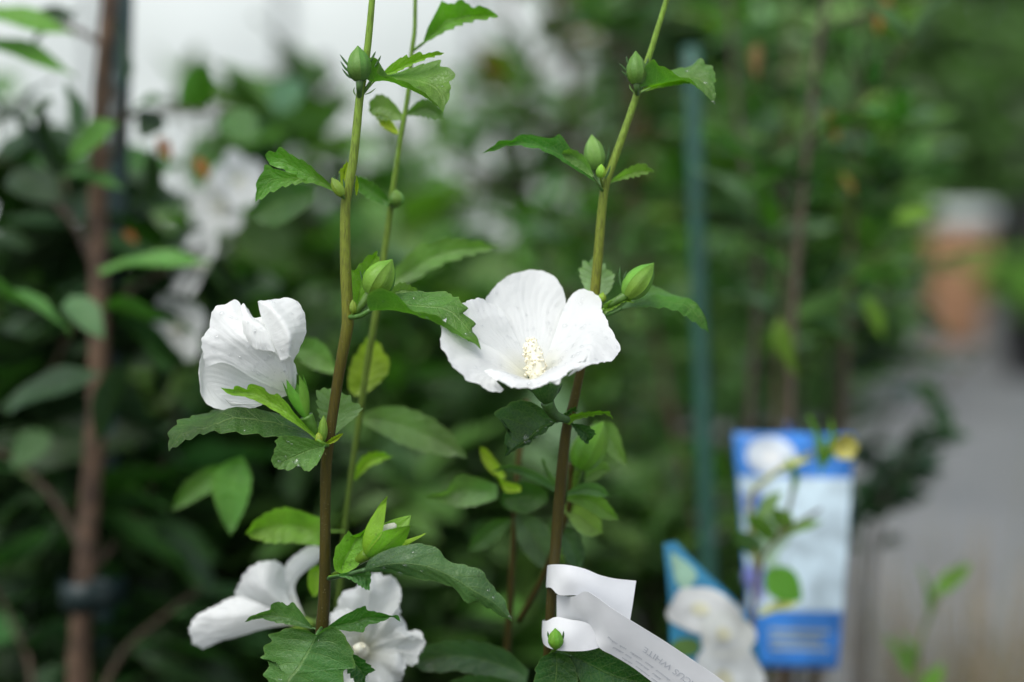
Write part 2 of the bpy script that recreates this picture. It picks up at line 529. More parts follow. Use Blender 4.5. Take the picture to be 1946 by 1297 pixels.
def shrub(name, label, cat, x, y, canes, n_leaf, leaf_len, colors, kind='lance', twig_col=(0.09, 0.06, 0.03), twig_len=(0.08, 0.22),
          twigs=14, zmin=0.0, group=None, pot_r=0.13, cane_r=0.006, leaf_z=(0.0, 9.0), spread=1.0, pot_h=0.22):
    """a potted plant: pot, soil, canes, twigs and single leaves on the twigs"""
    root = empty(name, (x, y, 0), label, cat, group)
    soil = pot_geo(root, x, y, pot_r, pot_h)
    tw = []
    for pts in canes:
        pts = [np.array((x + random.uniform(-.03, .03), y + random.uniform(-.03, .03), soil - 0.03))] + [np.array(p) for p in pts]
        tube('stem', pts, [cane_r, cane_r * 0.9, cane_r * 0.45], M['twig'], root, n=7, color=vary(twig_col, 0.15))
        c = catmull(pts, 60)
        tw.append(c[12:])
        for k in range(twigs):
            i = random.randint(8, 57)
            b = c[i]
            if b[2] < leaf_z[0] or b[2] > leaf_z[1]: continue
            a = random.uniform(0, 2 * math.pi)
            L = random.uniform(*twig_len)
            dirv = np.array([math.cos(a) * spread, math.sin(a) * spread, random.uniform(0.25, 1.0)]); dirv /= np.linalg.norm(dirv)
            e = b + dirv * L
            mid = (b + e) / 2 + np.array([0, 0, -0.08 * L])
            tube('twig', [b, mid, e], [cane_r * 0.45, cane_r * 0.3, cane_r * 0.18], M['twig'], root, n=5, seg=7, color=vary(twig_col, 0.2))
            tw.append(catmull([b, mid, e], 24))
    for k in range(n_leaf):
        for _ in range(12):
            c = random.choice(tw)
            i = random.randint(2, len(c) - 1)
            b = c[i]
            if leaf_z[0] < b[2] < leaf_z[1]: break
        t = c[i] - c[i - 1]; t = t / (np.linalg.norm(t) + 1e-9)
        a = random.uniform(0, 2 * math.pi)
        out = np.array([math.cos(a), math.sin(a), random.uniform(-0.35, 0.55)])
        dv = out * 0.8 + t * 0.5; dv /= np.linalg.norm(dv)
        L = leaf_len * random.uniform(0.65, 1.25)
        put_leaf(root, random.choice(LM[kind]), b, b + dv * L, vary(random.choice(colors)), random.uniform(-0.7, 0.7), random.uniform(0.85, 1.2))
    return root

def W(px, py, d): return P(px, py, d)
def cane_px(pts): return [P(*p) for p in pts]
def ground_below(p): return float(p[0]), float(p[1])

# =================================================================== HIBISCUS SHRUB (in focus)
hx, hy = -0.035, 0.66
hib = empty('hibiscus_shrub', (hx, hy, 0), 'white flowering hibiscus shrub with upright canes, green buds and a paper tag on one cane', 'shrub')
soil_z = pot_geo(hib, hx, hy, 0.15, 0.26)
MM = D0 / FPX * 1000.0                 # mm per pixel in the plane of focus

def cane(px_pts, wpx, foot, mat='stem'):
    pts = [PZ(*p) for p in px_pts]
    last, prev = pts[-1], pts[-2]
    ft = np.array(foot)
    m1 = last * 0.6 + ft * 0.4 + np.array([0, 0, 0])
    pts = pts + [m1, ft]
    r = [w * MM * 0.0005 for w in wpx]
    return tube('stem', pts, r + [r[-1] * 1.15, r[-1] * 1.3], M[mat], hib, n=16, seg=150, wob=0.06)
sA = [(722,-330,-14),(718,-200,-9),(712,-90,-6),(707,0,-4),(698,95,-2),(687,165,0),(683,190,0),(672,300,0),(661,362,0),(657,385,0),(656,450,0),(658,540,0),(661,596,0),(660,622,0),(646,700,1),
      (632,790,2),(624,845,2),(620,880,2),(618,960,3),(618,1060,4),(617,1120,6),(612,1195,8),(606,1290,14),(598,1380,20)]
wA = [6,11,15,16,17,20,23,20,22,22,20,20,25,26,23,22,25,24,25,26,29,26,25,25]
BB = 12
sB = [(1372,-330,-4),(1332,-200,0),(1296,-90,4),(1267,0,6),(1236,100,8),(1217,155,8),(1210,180,8),(1190,240,8),(1165,310,8),(1151,352,8),(1146,378,8),(1139,460,8),(1132,540,8),(1128,582,8),(1118,630,9),
      (1100,720,10),(1085,785,11),(1077,812,12),(1069,880,13),(1062,960,15),(1056,1040,18),(1049,1120,21),(1044,1200,24),(1038,1300,28),(1033,1380,32)]
wB = [5,8,11,12,14,18,20,17,17,23,22,19,19,23,20,20,26,25,22,22,22,22,23,22,22]
sC = [(788,-300,32),(790,-180,36),(790,-90,40),(789,0,42),(788,60,44),(783,95,45),(775,180,48),(762,260,50),(750,340,53),(742,392,55),(735,450,56),(725,520,58),(714,600,60),(700,680,63),
      (688,760,66),(678,830,68),(668,900,70),(658,980,74),(650,1060,78),(640,1180,82),(628,1300,88)]
wC = [5,8,10,11,11,15,11,11,11,16,12,12,12,13,13,14,14,14,15,15,15]
sD = [(1085,880,60),(1084,950,64),(1065,1010,70),(1030,1100,84)]
sE = [(1002,760,96),(995,810,95),(985,880,92),(980,960,90),(975,1040,92),(970,1140,96),(962,1300,104)]
foot = lambda dx, dy: (hx + dx, hy + dy, soil_z - 0.03)
cane(sA, wA, foot(-0.03, -0.03)); cane([(a, b, c + BB * (1 if b < 1000 else max(0, 1 - (b - 1000) / 150))) for a, b, c in sB], wB, foot(0.03, -0.02)); cane(sC, wC, foot(-0.02, 0.03), 'youngstem'); cane(sE, [13,14,16,18,18,18,18], foot(0.04, 0.04))
tube('stem', [PZ(*p) for p in sD] + [PZ(985, 1180, 95)], [0.0017, 0.0017, 0.0016, 0.0016, 0.0014], M['stem'], hib, n=10)

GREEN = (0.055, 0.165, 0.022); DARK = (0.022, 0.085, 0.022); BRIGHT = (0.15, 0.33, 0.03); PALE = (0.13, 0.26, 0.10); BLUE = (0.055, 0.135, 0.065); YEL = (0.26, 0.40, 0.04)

def scatter_drops(W, N, count, rmin, rmax, parent, toward=None, name='water_droplets'):
    mb = MB(); nu, nv = W.shape[:2]
    tri = [(0,1,2),(0,2,3),(0,3,4),(0,4,5),(0,5,1)]
    for k in range(count):
        i, j = random.randint(2, nu - 2), random.randint(1, nv - 2)
        p, n = W[i, j], N[i, j]
        view = CO - p
        if np.dot(n, view) < 0: n = -n
        p = p + (W[min(i+1,nu-1), j] - p) * random.random() + (W[i, min(j+1,nv-1)] - p) * random.random()
        r = random.uniform(rmin, rmax) * (1.0 if random.random() < 0.75 else 1.7)
        a = np.cross(n, np.array([0.3, 0.2, 0.9])); a /= np.linalg.norm(a) + 1e-9; b = np.cross(n, a)
        v, f = [], []
        m_ = 10
        st = random.uniform(0.8, 1.35)
        for q, h in ((1.0, -0.12), (0.97, 0.16), (0.80, 0.42), (0.45, 0.60)):
            for s in range(m_):
                th = 2 * math.pi * s / m_
                v.append(p + (a * math.cos(th) * st + b * math.sin(th) / st) * r * q + n * r * h)
        f = grid_faces(4, m_, True)
        v.append(p + n * r * 0.65)
        t = len(v) - 1
        f += [(3 * m_ + s, 3 * m_ + (s + 1) % m_, t) for s in range(m_)]
        mb.add(v, f)
    o = mb.build(name, M['water'], parent)
    o['kind'] = 'stuff'
    return o

def hleaf(rows, dzb, color, mid=None, arch=0.0, teeth=7, amp=2.5, quilt=0.45, nv=76, per=7, drops=0, label=None, petiole=None, wid=5, rr=None, wave=0.5):
    """hibiscus leaf lofted through pixel rows (edge .. edge); mid = row index of the midrib"""
    dzb = dzb + BOFF
    color = (color[0] * 1.15, color[1] * 1.04, color[2] * 0.72)
    k = len(rows)
    if mid is None: mid = (k - 1) / 2
    rows = [list(r) for r in rows]
    R = [catmull(row3(r, dzb), nv) for r in rows]
    s = np.linspace(0, 1, nv)
    sd = random.uniform(0, 1)
    for e, inn in ((0, 1), (k - 1, k - 2)):
        x_ = (teeth * (s ** 0.9) + sd + 0.37 * e + 0.18 * np.sin(s * 11 + sd * 9)) % 1.0
        prof = np.where(x_ < 0.78, (x_ / 0.78) ** 0.75, 1 - ((x_ - 0.78) / 0.22) ** 1.2)
        prof = (prof - 0.45) * amp * 2.0 * sstep(0.12, 0.45, s) * (1 - sstep(0.9, 1.0, s) * 0.8)
        dv = (R[e] - R[inn])[:, :2]
        dv = dv / (np.linalg.norm(dv, axis=1)[:, None] + 1e-6)
        R[e][:, :2] += dv * prof[:, None]
    nu = per * (k - 1) + 1
    G = np.zeros((nu, nv, 3)); vv = np.zeros(nu)
    for i in range(nu):
        t = i / per
        a = min(int(t), k - 2); x = t - a
        G[i] = R[a] * (1 - x) + R[a + 1] * x
        vv[i] = (t - mid) / (mid if t < mid else (k - 1 - mid)) if 0 < mid < k - 1 else (t / (k - 1) if mid == 0 else t / (k - 1) - 1)
    if k > 3:                                   # round the folds a little
        for _ in range(2):
            G[1:-1] = G[1:-1] * 0.5 + (G[:-2] + G[2:]) * 0.25
    Wd = np.array([[PZ(*G[i, j]) for j in range(nv)] for i in range(nu)])
    N = grid_normals(Wd)
    width = np.linalg.norm(Wd[0] - Wd[-1], axis=1)
    seed = random.uniform(0, 50)
    fade = sstep(0.0, 0.12, s) * (1 - sstep(0.93, 1.0, s))
    for i in range(nu):
        av = abs(vv[i])
        for j in range(nv):
            ph = s[j] * 7.0 - av * 1.7
            q = abs(math.sin(math.pi * ph)) ** 0.6 * min(1, av * 4) * (1 - 0.5 * av)
            d = quilt * 0.001 * q + arch * 0.001 * math.sin(math.pi * min(1, av)) + wave * 0.001 * n3(Wd[i, j], 75, seed) * (0.3 + av) + 0.00022 * n3(Wd[i, j], 330, seed)
            Wd[i, j] = Wd[i, j] + N[i, j] * d * fade[j]
    uv = [(s[j], 0.5 + 0.5 * vv[i]) for i in range(nu) for j in range(nv)]
    o = mk('leaf', Wd.reshape(-1, 3), grid_faces(nu, nv), M['leaf'], hib, uv, color)
    if label: o['label'] = label
    if petiole:
        end = rows[int(round(mid))][0]
        pts = [PZ(p[0], p[1], (p[2] if len(p) > 2 else 0) + dzb) for p in petiole] + [PZ(end[0], end[1], (end[2] if len(end) > 2 else 0) + dzb)]
        tube('petiole', pts, [wid * MM * 0.0005] * 2, M['greenpart'], o, n=8, color=tuple(min(1, c * 1.15) for c in color))
    if drops:
        scatter_drops(Wd, grid_normals(Wd), drops, 0.0004, 0.0011, o)
    return o

BOFF = 0
def mid_of(a, b, f=0.5, n=7, dz=0.0):
    A, B = catmull(row3(a, 0), n), catmull(row3(b, 0), n)
    Mx = A * (1 - f) + B * f
    Mx[1:-1, 2] += dz
    return [tuple(x) for x in Mx]
def leaf2(up, lo, dzb, color, f=0.5, dz=2.0, **kw):
    return hleaf([up, mid_of(up, lo, f, dz=dz), lo], dzb, color, mid=1, **kw)

# --- cane A, top node
hleaf([[(704,152,4),(722,146,8),(745,141,12),(780,131,15),(812,120,16),(836,117,15),(839,126,14),(853,131,12),(864,149,10),(853,157,8),(856,176,6),(849,195,3),(842,214,0)],
       [(705,154,3),(735,150,8),(775,152,11),(815,160,10),(838,180,5),(842,214,0)],
       [(705,156,0),(740,159,1),(775,171,1),(805,187,1),(828,203,0),(842,214,0)],
       [(688,146,-4),(691,128,-6),(704,111,-7),(716,116,-7),(718,142,-6),(742,147,-5),(775,158,-4),(805,177,-3),(828,198,-1),(842,214,0)]],
      0, (0.10, 0.25, 0.045), mid=1, amp=3.5, teeth=8, drops=3, petiole=[(688,182,0),(700,162,0)], wid=6)
leaf2([(724,143),(745,121),(772,105),(777,108),(800,99),(804,104),(828,99),(844,101)], [(724,144),(748,141),(775,128),(805,115),(828,107),(844,102)], 9, BRIGHT, f=0.75, dz=1.5, amp=1.5, petiole=[(690,180),(706,160)], wid=4)
# --- cane A, second node
leaf2([(637,362),(620,344),(600,326),(585,312),(570,303),(556,296),(546,288),(532,281),(523,289),(512,288),(504,294)], [(640,368),(612,353),(585,345),(548,327),(512,310),(504,295)], -3, (0.075,0.22,0.025), f=0.62, dz=1.5, amp=2, petiole=[(655,378),(646,371)], wid=5)
leaf2([(632,352),(590,331),(545,327),(520,322),(507,315),(497,328),(489,350),(485,380)], [(630,354),(592,347),(552,351),(520,362),(500,374),(485,384)], 12, (0.065,0.20,0.022), f=0.6, dz=1, amp=3, petiole=[(650,372),(640,360)], wid=4)
leaf2([(650,368),(645,345),(645,325),(651,317),(658,304)], [(655,368),(662,345),(664,315),(658,304)], 5, YEL, amp=1.5, nv=30)
leaf2([(676,372),(674,352),(677,333)], [(678,372),(682,352),(677,333)], 8, YEL, amp=0.5, nv=20, teeth=3)
# --- cane A, third node (curled leaf in front of the open flower)
hleaf([[(703,588,3),(725,566,9),(765,557,14),(800,555,15),(857,557,14),(859,564,13),(874,567,12),(876,576,11),(887,588,10),(879,595,9),(901,617,7),(895,624,6),(906,641,4),(914,665,0)],
       [(704,590,3),(745,580,8),(790,582,10),(850,588,8),(884,618,4),(914,665,0)],
       [(704,592,0),(745,594,1),(785,602,1),(820,615,1),(850,630,1),(882,647,0),(903,656,0),(914,665,0)],
       [(698,580,-4),(699,560,-6),(722,548,-7),(745,555,-7),(767,571,-7),(785,591,-6),(820,598,-5),(845,612,-4),(875,634,-3),(899,651,-1),(914,665,0)]],
      -14, (0.062, 0.175, 0.035), mid=1, amp=3.0, teeth=8, drops=12, petiole=[(663,603,13),(684,601,6)], wid=10,
      label='curled green leaf reaching across the open flower')
leaf2([(676,590),(668,560),(667,517),(679,510),(691,494),(705,484),(717,477)], [(682,590),(700,562),(716,530),(721,500),(717,477)], 9, BRIGHT, amp=2.5, petiole=[(667,602),(672,596)], wid=4)
leaf2([(735,560),(747,545),(765,537),(785,545),(802,558)], [(740,566),(765,566),(785,564),(802,558)], 18, PALE, amp=2)
# --- cane A, fourth node
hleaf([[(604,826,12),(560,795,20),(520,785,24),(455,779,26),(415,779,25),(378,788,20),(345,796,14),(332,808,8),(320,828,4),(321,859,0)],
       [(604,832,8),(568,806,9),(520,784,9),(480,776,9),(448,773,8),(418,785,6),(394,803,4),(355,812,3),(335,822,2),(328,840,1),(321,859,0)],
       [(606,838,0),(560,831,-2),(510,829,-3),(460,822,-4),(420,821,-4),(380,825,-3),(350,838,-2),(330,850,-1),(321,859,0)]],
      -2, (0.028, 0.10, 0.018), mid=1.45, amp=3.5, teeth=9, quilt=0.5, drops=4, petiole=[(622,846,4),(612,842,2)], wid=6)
leaf2([(602,832),(590,818),(560,785),(540,762),(527,749),(520,752),(505,744),(500,738),(474,732),(471,743),(448,735),(445,742),(420,737)], [(604,838),(580,820),(550,800),(520,780),(500,769),(470,755),(436,749),(420,738)], -8, (0.14,0.33,0.035), f=0.55, dz=2, amp=0.8, petiole=[(623,847,6),(612,842)], wid=7)
hleaf([[(616,846),(592,836),(560,830),(540,829),(522,837),(526,848),(519,862),(517,880),(522,889)],
       [(616,849,1),(590,855,2),(560,868,2),(535,880,1),(522,889)],
       [(617,854),(611,868),(600,885),(581,896),(569,884),(558,890),(545,893),(530,891),(522,889)]],
      -10, (0.075, 0.20, 0.055), mid=1, amp=2.0, teeth=6, drops=9, petiole=[(622,848,11)], wid=5)
hleaf([[(634,826),(610,800),(603,772),(603,744),(617,738),(634,740)], [(637,825,2),(640,790,3),(634,740,0)], [(641,823),(665,803),(681,788),(688,774),(670,762),(665,752),(650,747),(634,740)]],
      11, (0.17, 0.31, 0.20), mid=1, amp=3, teeth=8, petiole=[(622,846,-4)], wid=4)
leaf2([(618,842),(632,832),(652,824)], [(618,847),(636,840),(652,824)], -4, YEL, amp=1.0, nv=24)
leaf2([(606,825),(598,808),(594,793)], [(608,825),(604,808),(594,793)], 0, BRIGHT, amp=0.2, nv=16, teeth=2)
# --- cane A, fifth node
leaf2([(694,1078),(705,1062),(740,1044),(790,1034),(825,1040),(842,1057),(862,1071),(902,1079),(919,1091),(930,1110),(950,1130),(961,1150),(974,1182)], [(695,1086),(740,1088),(800,1100),(850,1110),(872,1125),(889,1147),(902,1140),(922,1151),(947,1167),(974,1182)], -14, BLUE, f=0.62, dz=-3, amp=2.2, teeth=9, quilt=0.6, drops=10, petiole=[(624,1100,16),(660,1092,6)], wid=8)
leaf2([(650,1092),(635,1080),(637,1045),(650,1026),(663,1009),(668,1018),(697,1004)], [(653,1092),(676,1080),(697,1052),(700,1027),(697,1004)], -4, (0.13,0.31,0.03), f=0.45, dz=3, amp=1.0, petiole=[(625,1096,6)], wid=4)
leaf2([(643,1092),(672,1085),(697,1084),(705,1091),(702,1123)], [(645,1096),(670,1105),(688,1117),(702,1123)], -10, (0.055,0.17,0.05), f=0.45, dz=1.5, amp=1.5, petiole=[(625,1098,10)], wid=4)
# --- cane A, sixth node
hleaf([[(598,1206),(580,1198),(545,1195),(530,1201),(511,1208),(516,1219),(504,1229),(503,1240),(494,1250),(509,1256),(506,1272),(502,1286),(509,1299),(506,1325),(525,1350),(535,1375)],
       [(601,1208,1),(588,1235,0),(565,1272,-3),(545,1300,-6),(535,1375,-10)],
       [(603,1206),(618,1194),(635,1192),(653,1206),(667,1232),(674,1257),(672,1271),(655,1276),(651,1290),(645,1315),(600,1345),(535,1375)]],
      -6, (0.055, 0.155, 0.05), mid=1, arch=1.2, amp=3.5, teeth=9, quilt=0.9, per=10, drops=6, label='broad veined leaf at the foot of the left cane', petiole=[(612,1192,13),(606,1200,4)], wid=6)
leaf2([(655,1240),(680,1246),(700,1262),(711,1275),(695,1286),(703,1310)], [(655,1245),(660,1275),(680,1300),(703,1310)], 8, (0.02,0.09,0.02), amp=2.5)
leaf2([(592,1190),(572,1164),(557,1146),(545,1151),(530,1144),(517,1150),(514,1159),(495,1166),(478,1172),(464,1183)], [(594,1196),(560,1189),(520,1182),(500,1175),(483,1176),(464,1183)], 9, (0.07,0.18,0.07), f=0.7, amp=1.2, petiole=[(612,1198,0)], wid=4)
leaf2([(624,1190),(650,1172),(670,1162),(693,1152),(699,1160),(722,1164),(740,1170),(755,1169),(761,1182)], [(626,1194),(660,1200),(692,1201),(697,1190),(730,1180),(742,1173),(761,1182)], 7, (0.05,0.18,0.03), f=0.55, amp=1.2, petiole=[(613,1196,0)], wid=4)
BOFF = 12
# --- cane B, top node
hleaf([[(1216,163,4),(1245,148,9),(1280,134,13),(1315,127,13),(1331,113,11),(1338,121,10),(1353,126,9),(1354,136,8),(1361,151,6),(1355,165,4),(1360,178,2),(1356,196,0)],
       [(1217,165,3),(1260,152,8),(1300,146,9),(1330,152,6),(1350,172,2),(1356,196,0)],
       [(1218,167,0),(1260,161,1),(1300,156,1),(1322,167,1),(1340,181,0),(1356,196,0)],
       [(1210,160,-4),(1222,134,-7),(1240,114,-8),(1250,124,-8),(1274,135,-7),(1290,148,-5),(1312,153,-4),(1332,172,-2),(1356,196,0)]],
      6, (0.075, 0.21, 0.05), mid=1, amp=3, teeth=8, drops=4, petiole=[(1212,178,3),(1216,170,1)], wid=6)
leaf2([(1222,170),(1250,156),(1290,152),(1340,155),(1364,152)], [(1226,174),(1262,166),(1310,158),(1345,162),(1364,152)], 17, BRIGHT, amp=1.5, petiole=[(1214,178,-6)], wid=4)
# --- cane B, second node
leaf2([(1132,340),(1112,320),(1097,300),(1086,284),(1064,257),(1052,262),(1015,260),(995,256),(974,266),(950,269),(935,280),(917,292)], [(1134,347),(1100,326),(1060,301),(1040,288),(1000,277),(970,276),(945,283),(917,292)], 4, (0.055,0.185,0.035), f=0.8, dz=2, amp=1.8, petiole=[(1147,366,4),(1140,356)], wid=6)
leaf2([(1128,332),(1112,302),(1092,287),(1076,286),(1067,292)], [(1126,338),(1100,319),(1080,306),(1067,292)], -4, PALE, amp=1.0, dz=3, petiole=[(1145,362,10)], wid=4)
leaf2([(1160,345),(1175,331),(1192,320),(1215,311),(1230,314),(1244,327)], [(1160,348),(1175,344),(1200,338),(1220,334),(1244,327)], 20, (0.13,0.28,0.07), f=0.6, amp=1.8, petiole=[(1148,362,-8)], wid=4)
# --- cane B, third node
hleaf([[(1128,572),(1112,548),(1101,517),(1105,505),(1110,494),(1119,500),(1126,487)], [(1133,572,2),(1134,530,3),(1126,487)], [(1140,572),(1158,555),(1167,532),(1165,518),(1156,514),(1148,500),(1140,503),(1126,487)]],
      20, (0.27, 0.46, 0.34), mid=1, amp=2.5, teeth=9, petiole=[(1130,582,-8)], wid=4)
leaf2([(1146,580),(1165,570),(1190,566),(1205,576)], [(1148,598),(1170,586),(1186,575),(1205,576)], 0, (0.13,0.30,0.04), amp=1.0, dz=3, petiole=[(1130,588,8)], wid=6)
hleaf([[(1182,583,5),(1205,566,14),(1225,552,18),(1240,543,19),(1262,552,17),(1290,566,10),(1325,580,5),(1347,633,0)],
       [(1182,584,4),(1212,568,6),(1240,562,7),(1290,567,6),(1313,570,5),(1327,582,3),(1341,606,1),(1347,633,0)],
       [(1182,587,0),(1220,584,-2),(1260,586,-2),(1290,594,-2),(1320,612,-1),(1347,633,0)]],
      8, (0.05, 0.18, 0.02), mid=1.5, amp=2, teeth=8, petiole=[(1128,592,0),(1150,600,0)], wid=6)
# --- cane B, fourth node
hleaf([[(1057,800),(1045,789),(1020,770),(1000,762),(975,763),(966,770),(952,776),(940,789),(954,798),(955,808),(963,818),(958,842),(963,850),(958,870)],
       [(1057,802,1),(1030,813,1),(1000,838,0),(975,856,-1),(958,870,0)],
       [(1059,804),(1045,809),(1037,822),(1020,829),(1006,844),(980,856),(958,870)]],
      0, (0.028, 0.095, 0.035), mid=1, arch=0.8, amp=2.0, teeth=9, quilt=0.6, drops=10, petiole=[(1078,798,12),(1066,798,4)], wid=6)
leaf2([(1066,800),(1090,787),(1130,782),(1158,783),(1165,797)], [(1082,808),(1096,799),(1130,790),(1152,789),(1165,797)], 6, (0.13,0.31,0.03), amp=1.5, petiole=[(1078,800,6)], wid=4)
leaf2([(1084,804),(1110,807),(1125,814),(1133,825),(1124,834),(1117,845)], [(1085,809),(1095,823),(1105,836),(1117,845)], 4, (0.018,0.075,0.02), amp=1.5)
leaf2([(1052,801),(1075,785),(1090,774),(1100,781)], [(1054,804),(1075,792),(1088,783),(1100,781)], 2, (0.03,0.10,0.03), amp=2.5)
# --- cane tips above
for (tx_, ty_, dz_) in ((722,-330,-14),(1372,-330,8),(788,-300,32),(717,-190,-9),(1330,-195,10)):
    for k_ in range(3):
        sx_ = (-1, 1, 0.3)[k_]; ly = ty_ + 6 * k_
        leaf2([(tx_, ly), (tx_ + 40 * sx_, ly - 40), (tx_ + 85 * sx_, ly - 55 + 10 * k_), (tx_ + 120 * sx_, ly - 40)], [(tx_, ly + 4), (tx_ + 45 * sx_, ly - 8), (tx_ + 90 * sx_, ly - 18 + 10 * k_), (tx_ + 120 * sx_, ly - 40)], dz_ - BOFF + 4 * k_ - 4, BRIGHT, amp=2)
# --- cane B, foot
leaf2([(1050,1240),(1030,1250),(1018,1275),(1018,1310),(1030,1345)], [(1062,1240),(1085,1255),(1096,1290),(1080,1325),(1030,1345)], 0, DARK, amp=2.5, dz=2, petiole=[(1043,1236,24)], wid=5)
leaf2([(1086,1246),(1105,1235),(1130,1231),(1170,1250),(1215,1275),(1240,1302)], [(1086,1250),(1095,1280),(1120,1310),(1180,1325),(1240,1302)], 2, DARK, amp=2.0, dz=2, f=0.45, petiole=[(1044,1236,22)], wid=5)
BOFF = 0
# --- cane C (behind) and loose leaves behind, soft
B2 = 50
leaf2([(805,76),(815,50),(834,12),(842,2),(855,9),(872,1),(890,6),(901,16),(917,12),(946,30)], [(808,82),(840,63),(880,48),(915,38),(946,33)], 38, (0.11,0.30,0.02), f=0.7, amp=2.5, dz=3, petiole=[(785,97,8)], wid=6)
leaf2([(768,222),(745,192),(722,180),(704,192),(700,212)], [(764,228),(740,228),(715,225),(700,212)], B2, PALE, amp=2, petiole=[(768,232,0)])
leaf2([(772,214),(795,192),(820,190),(840,210),(846,226)], [(772,220),(800,222),(825,228),(846,226)], B2 + 4, (0.07,0.18,0.06), amp=2)
leaf2([(758,250),(745,232),(730,220),(714,216)], [(756,256),(738,248),(722,236),(714,216)], B2, YEL, amp=1)
leaf2([(740,380),(718,356),(698,342),(680,333)], [(738,394),(715,384),(690,370),(676,352),(680,333)], 48, (0.065,0.2,0.025), amp=2, petiole=[(742,390,6)])
leaf2([(728,540),(765,494),(800,466),(850,453),(900,457),(950,468)], [(734,548),(790,532),(830,507),(870,492),(910,480),(950,468)], 85, (0.13,0.27,0.08), amp=3, f=0.6, petiole=[(722,556,-20)])
leaf2([(684,792),(720,774),(770,775),(820,795),(862,830),(888,870)], [(686,802),(720,822),(770,847),(830,864),(888,870)], 92, (0.13,0.25,0.12), amp=2, petiole=[(682,806,-20)])
leaf2([(672,752),(662,735),(668,690),(690,652),(702,636)], [(676,754),(705,742),(740,700),(722,655),(702,636)], 75, (0.20,0.36,0.03), amp=2)
leaf2([(672,912),(680,880),(700,862),(725,858),(748,868)], [(676,914),(700,890),(722,880),(748,868)], 72, (0.16,0.34,0.03), amp=1.5)
leaf2([(640,705),(625,668),(600,645),(575,645),(553,662)], [(638,712),(610,706),(580,692),(553,662)], 92, (0.10,0.24,0.08), amp=2)
leaf2([(612,985),(560,968),(530,967),(492,984),(466,1015)], [(612,1038),(552,1032),(505,1030),(466,1015)], 66, (0.16,0.36,0.05), amp=2.0, dz=4, petiole=[(655,1010,5)])
leaf2([(456,868),(418,888),(402,920),(414,970),(438,1018)], [(462,868),(478,908),(468,960),(438,1018)], 130, (0.08,0.22,0.05), amp=1.0)
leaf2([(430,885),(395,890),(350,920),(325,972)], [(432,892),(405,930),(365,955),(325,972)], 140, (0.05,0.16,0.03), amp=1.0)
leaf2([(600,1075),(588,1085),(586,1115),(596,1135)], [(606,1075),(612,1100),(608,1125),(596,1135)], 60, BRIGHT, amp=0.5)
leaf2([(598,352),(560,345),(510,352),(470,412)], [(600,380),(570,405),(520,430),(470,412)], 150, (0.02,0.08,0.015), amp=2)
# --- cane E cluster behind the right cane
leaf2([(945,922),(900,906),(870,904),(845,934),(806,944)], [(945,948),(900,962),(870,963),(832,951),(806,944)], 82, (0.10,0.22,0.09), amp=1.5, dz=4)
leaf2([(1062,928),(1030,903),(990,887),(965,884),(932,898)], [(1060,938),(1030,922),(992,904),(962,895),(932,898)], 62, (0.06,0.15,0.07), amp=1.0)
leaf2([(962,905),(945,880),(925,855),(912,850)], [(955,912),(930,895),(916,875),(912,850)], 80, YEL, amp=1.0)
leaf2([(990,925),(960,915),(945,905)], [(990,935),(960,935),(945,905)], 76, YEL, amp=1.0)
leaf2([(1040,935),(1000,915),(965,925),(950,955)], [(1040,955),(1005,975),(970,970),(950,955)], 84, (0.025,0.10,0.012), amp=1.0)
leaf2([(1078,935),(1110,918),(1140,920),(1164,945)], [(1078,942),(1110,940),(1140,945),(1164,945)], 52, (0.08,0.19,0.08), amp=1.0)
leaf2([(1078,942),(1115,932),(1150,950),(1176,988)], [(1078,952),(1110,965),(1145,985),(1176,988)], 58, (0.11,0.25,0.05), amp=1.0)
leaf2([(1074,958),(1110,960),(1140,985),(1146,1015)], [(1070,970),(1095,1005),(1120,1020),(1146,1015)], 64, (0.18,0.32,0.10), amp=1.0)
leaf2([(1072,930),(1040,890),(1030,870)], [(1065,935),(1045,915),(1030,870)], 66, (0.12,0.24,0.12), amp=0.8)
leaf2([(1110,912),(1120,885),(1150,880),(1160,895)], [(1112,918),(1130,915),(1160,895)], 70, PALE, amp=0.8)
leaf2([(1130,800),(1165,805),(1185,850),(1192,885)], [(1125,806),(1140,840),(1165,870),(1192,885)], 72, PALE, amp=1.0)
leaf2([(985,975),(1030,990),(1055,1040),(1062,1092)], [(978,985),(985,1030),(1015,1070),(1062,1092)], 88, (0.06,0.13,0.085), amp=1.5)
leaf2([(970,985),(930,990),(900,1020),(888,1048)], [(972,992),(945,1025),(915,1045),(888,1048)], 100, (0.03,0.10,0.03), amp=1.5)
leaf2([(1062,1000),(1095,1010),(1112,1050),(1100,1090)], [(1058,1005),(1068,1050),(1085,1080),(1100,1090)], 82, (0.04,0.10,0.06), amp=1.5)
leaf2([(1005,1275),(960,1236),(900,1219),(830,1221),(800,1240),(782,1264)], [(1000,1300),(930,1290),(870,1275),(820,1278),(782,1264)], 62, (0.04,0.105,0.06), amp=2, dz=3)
leaf2([(990,1300),(930,1285),(870,1290),(830,1320)], [(985,1330),(900,1345),(830,1320)], 55, DARK, amp=2)

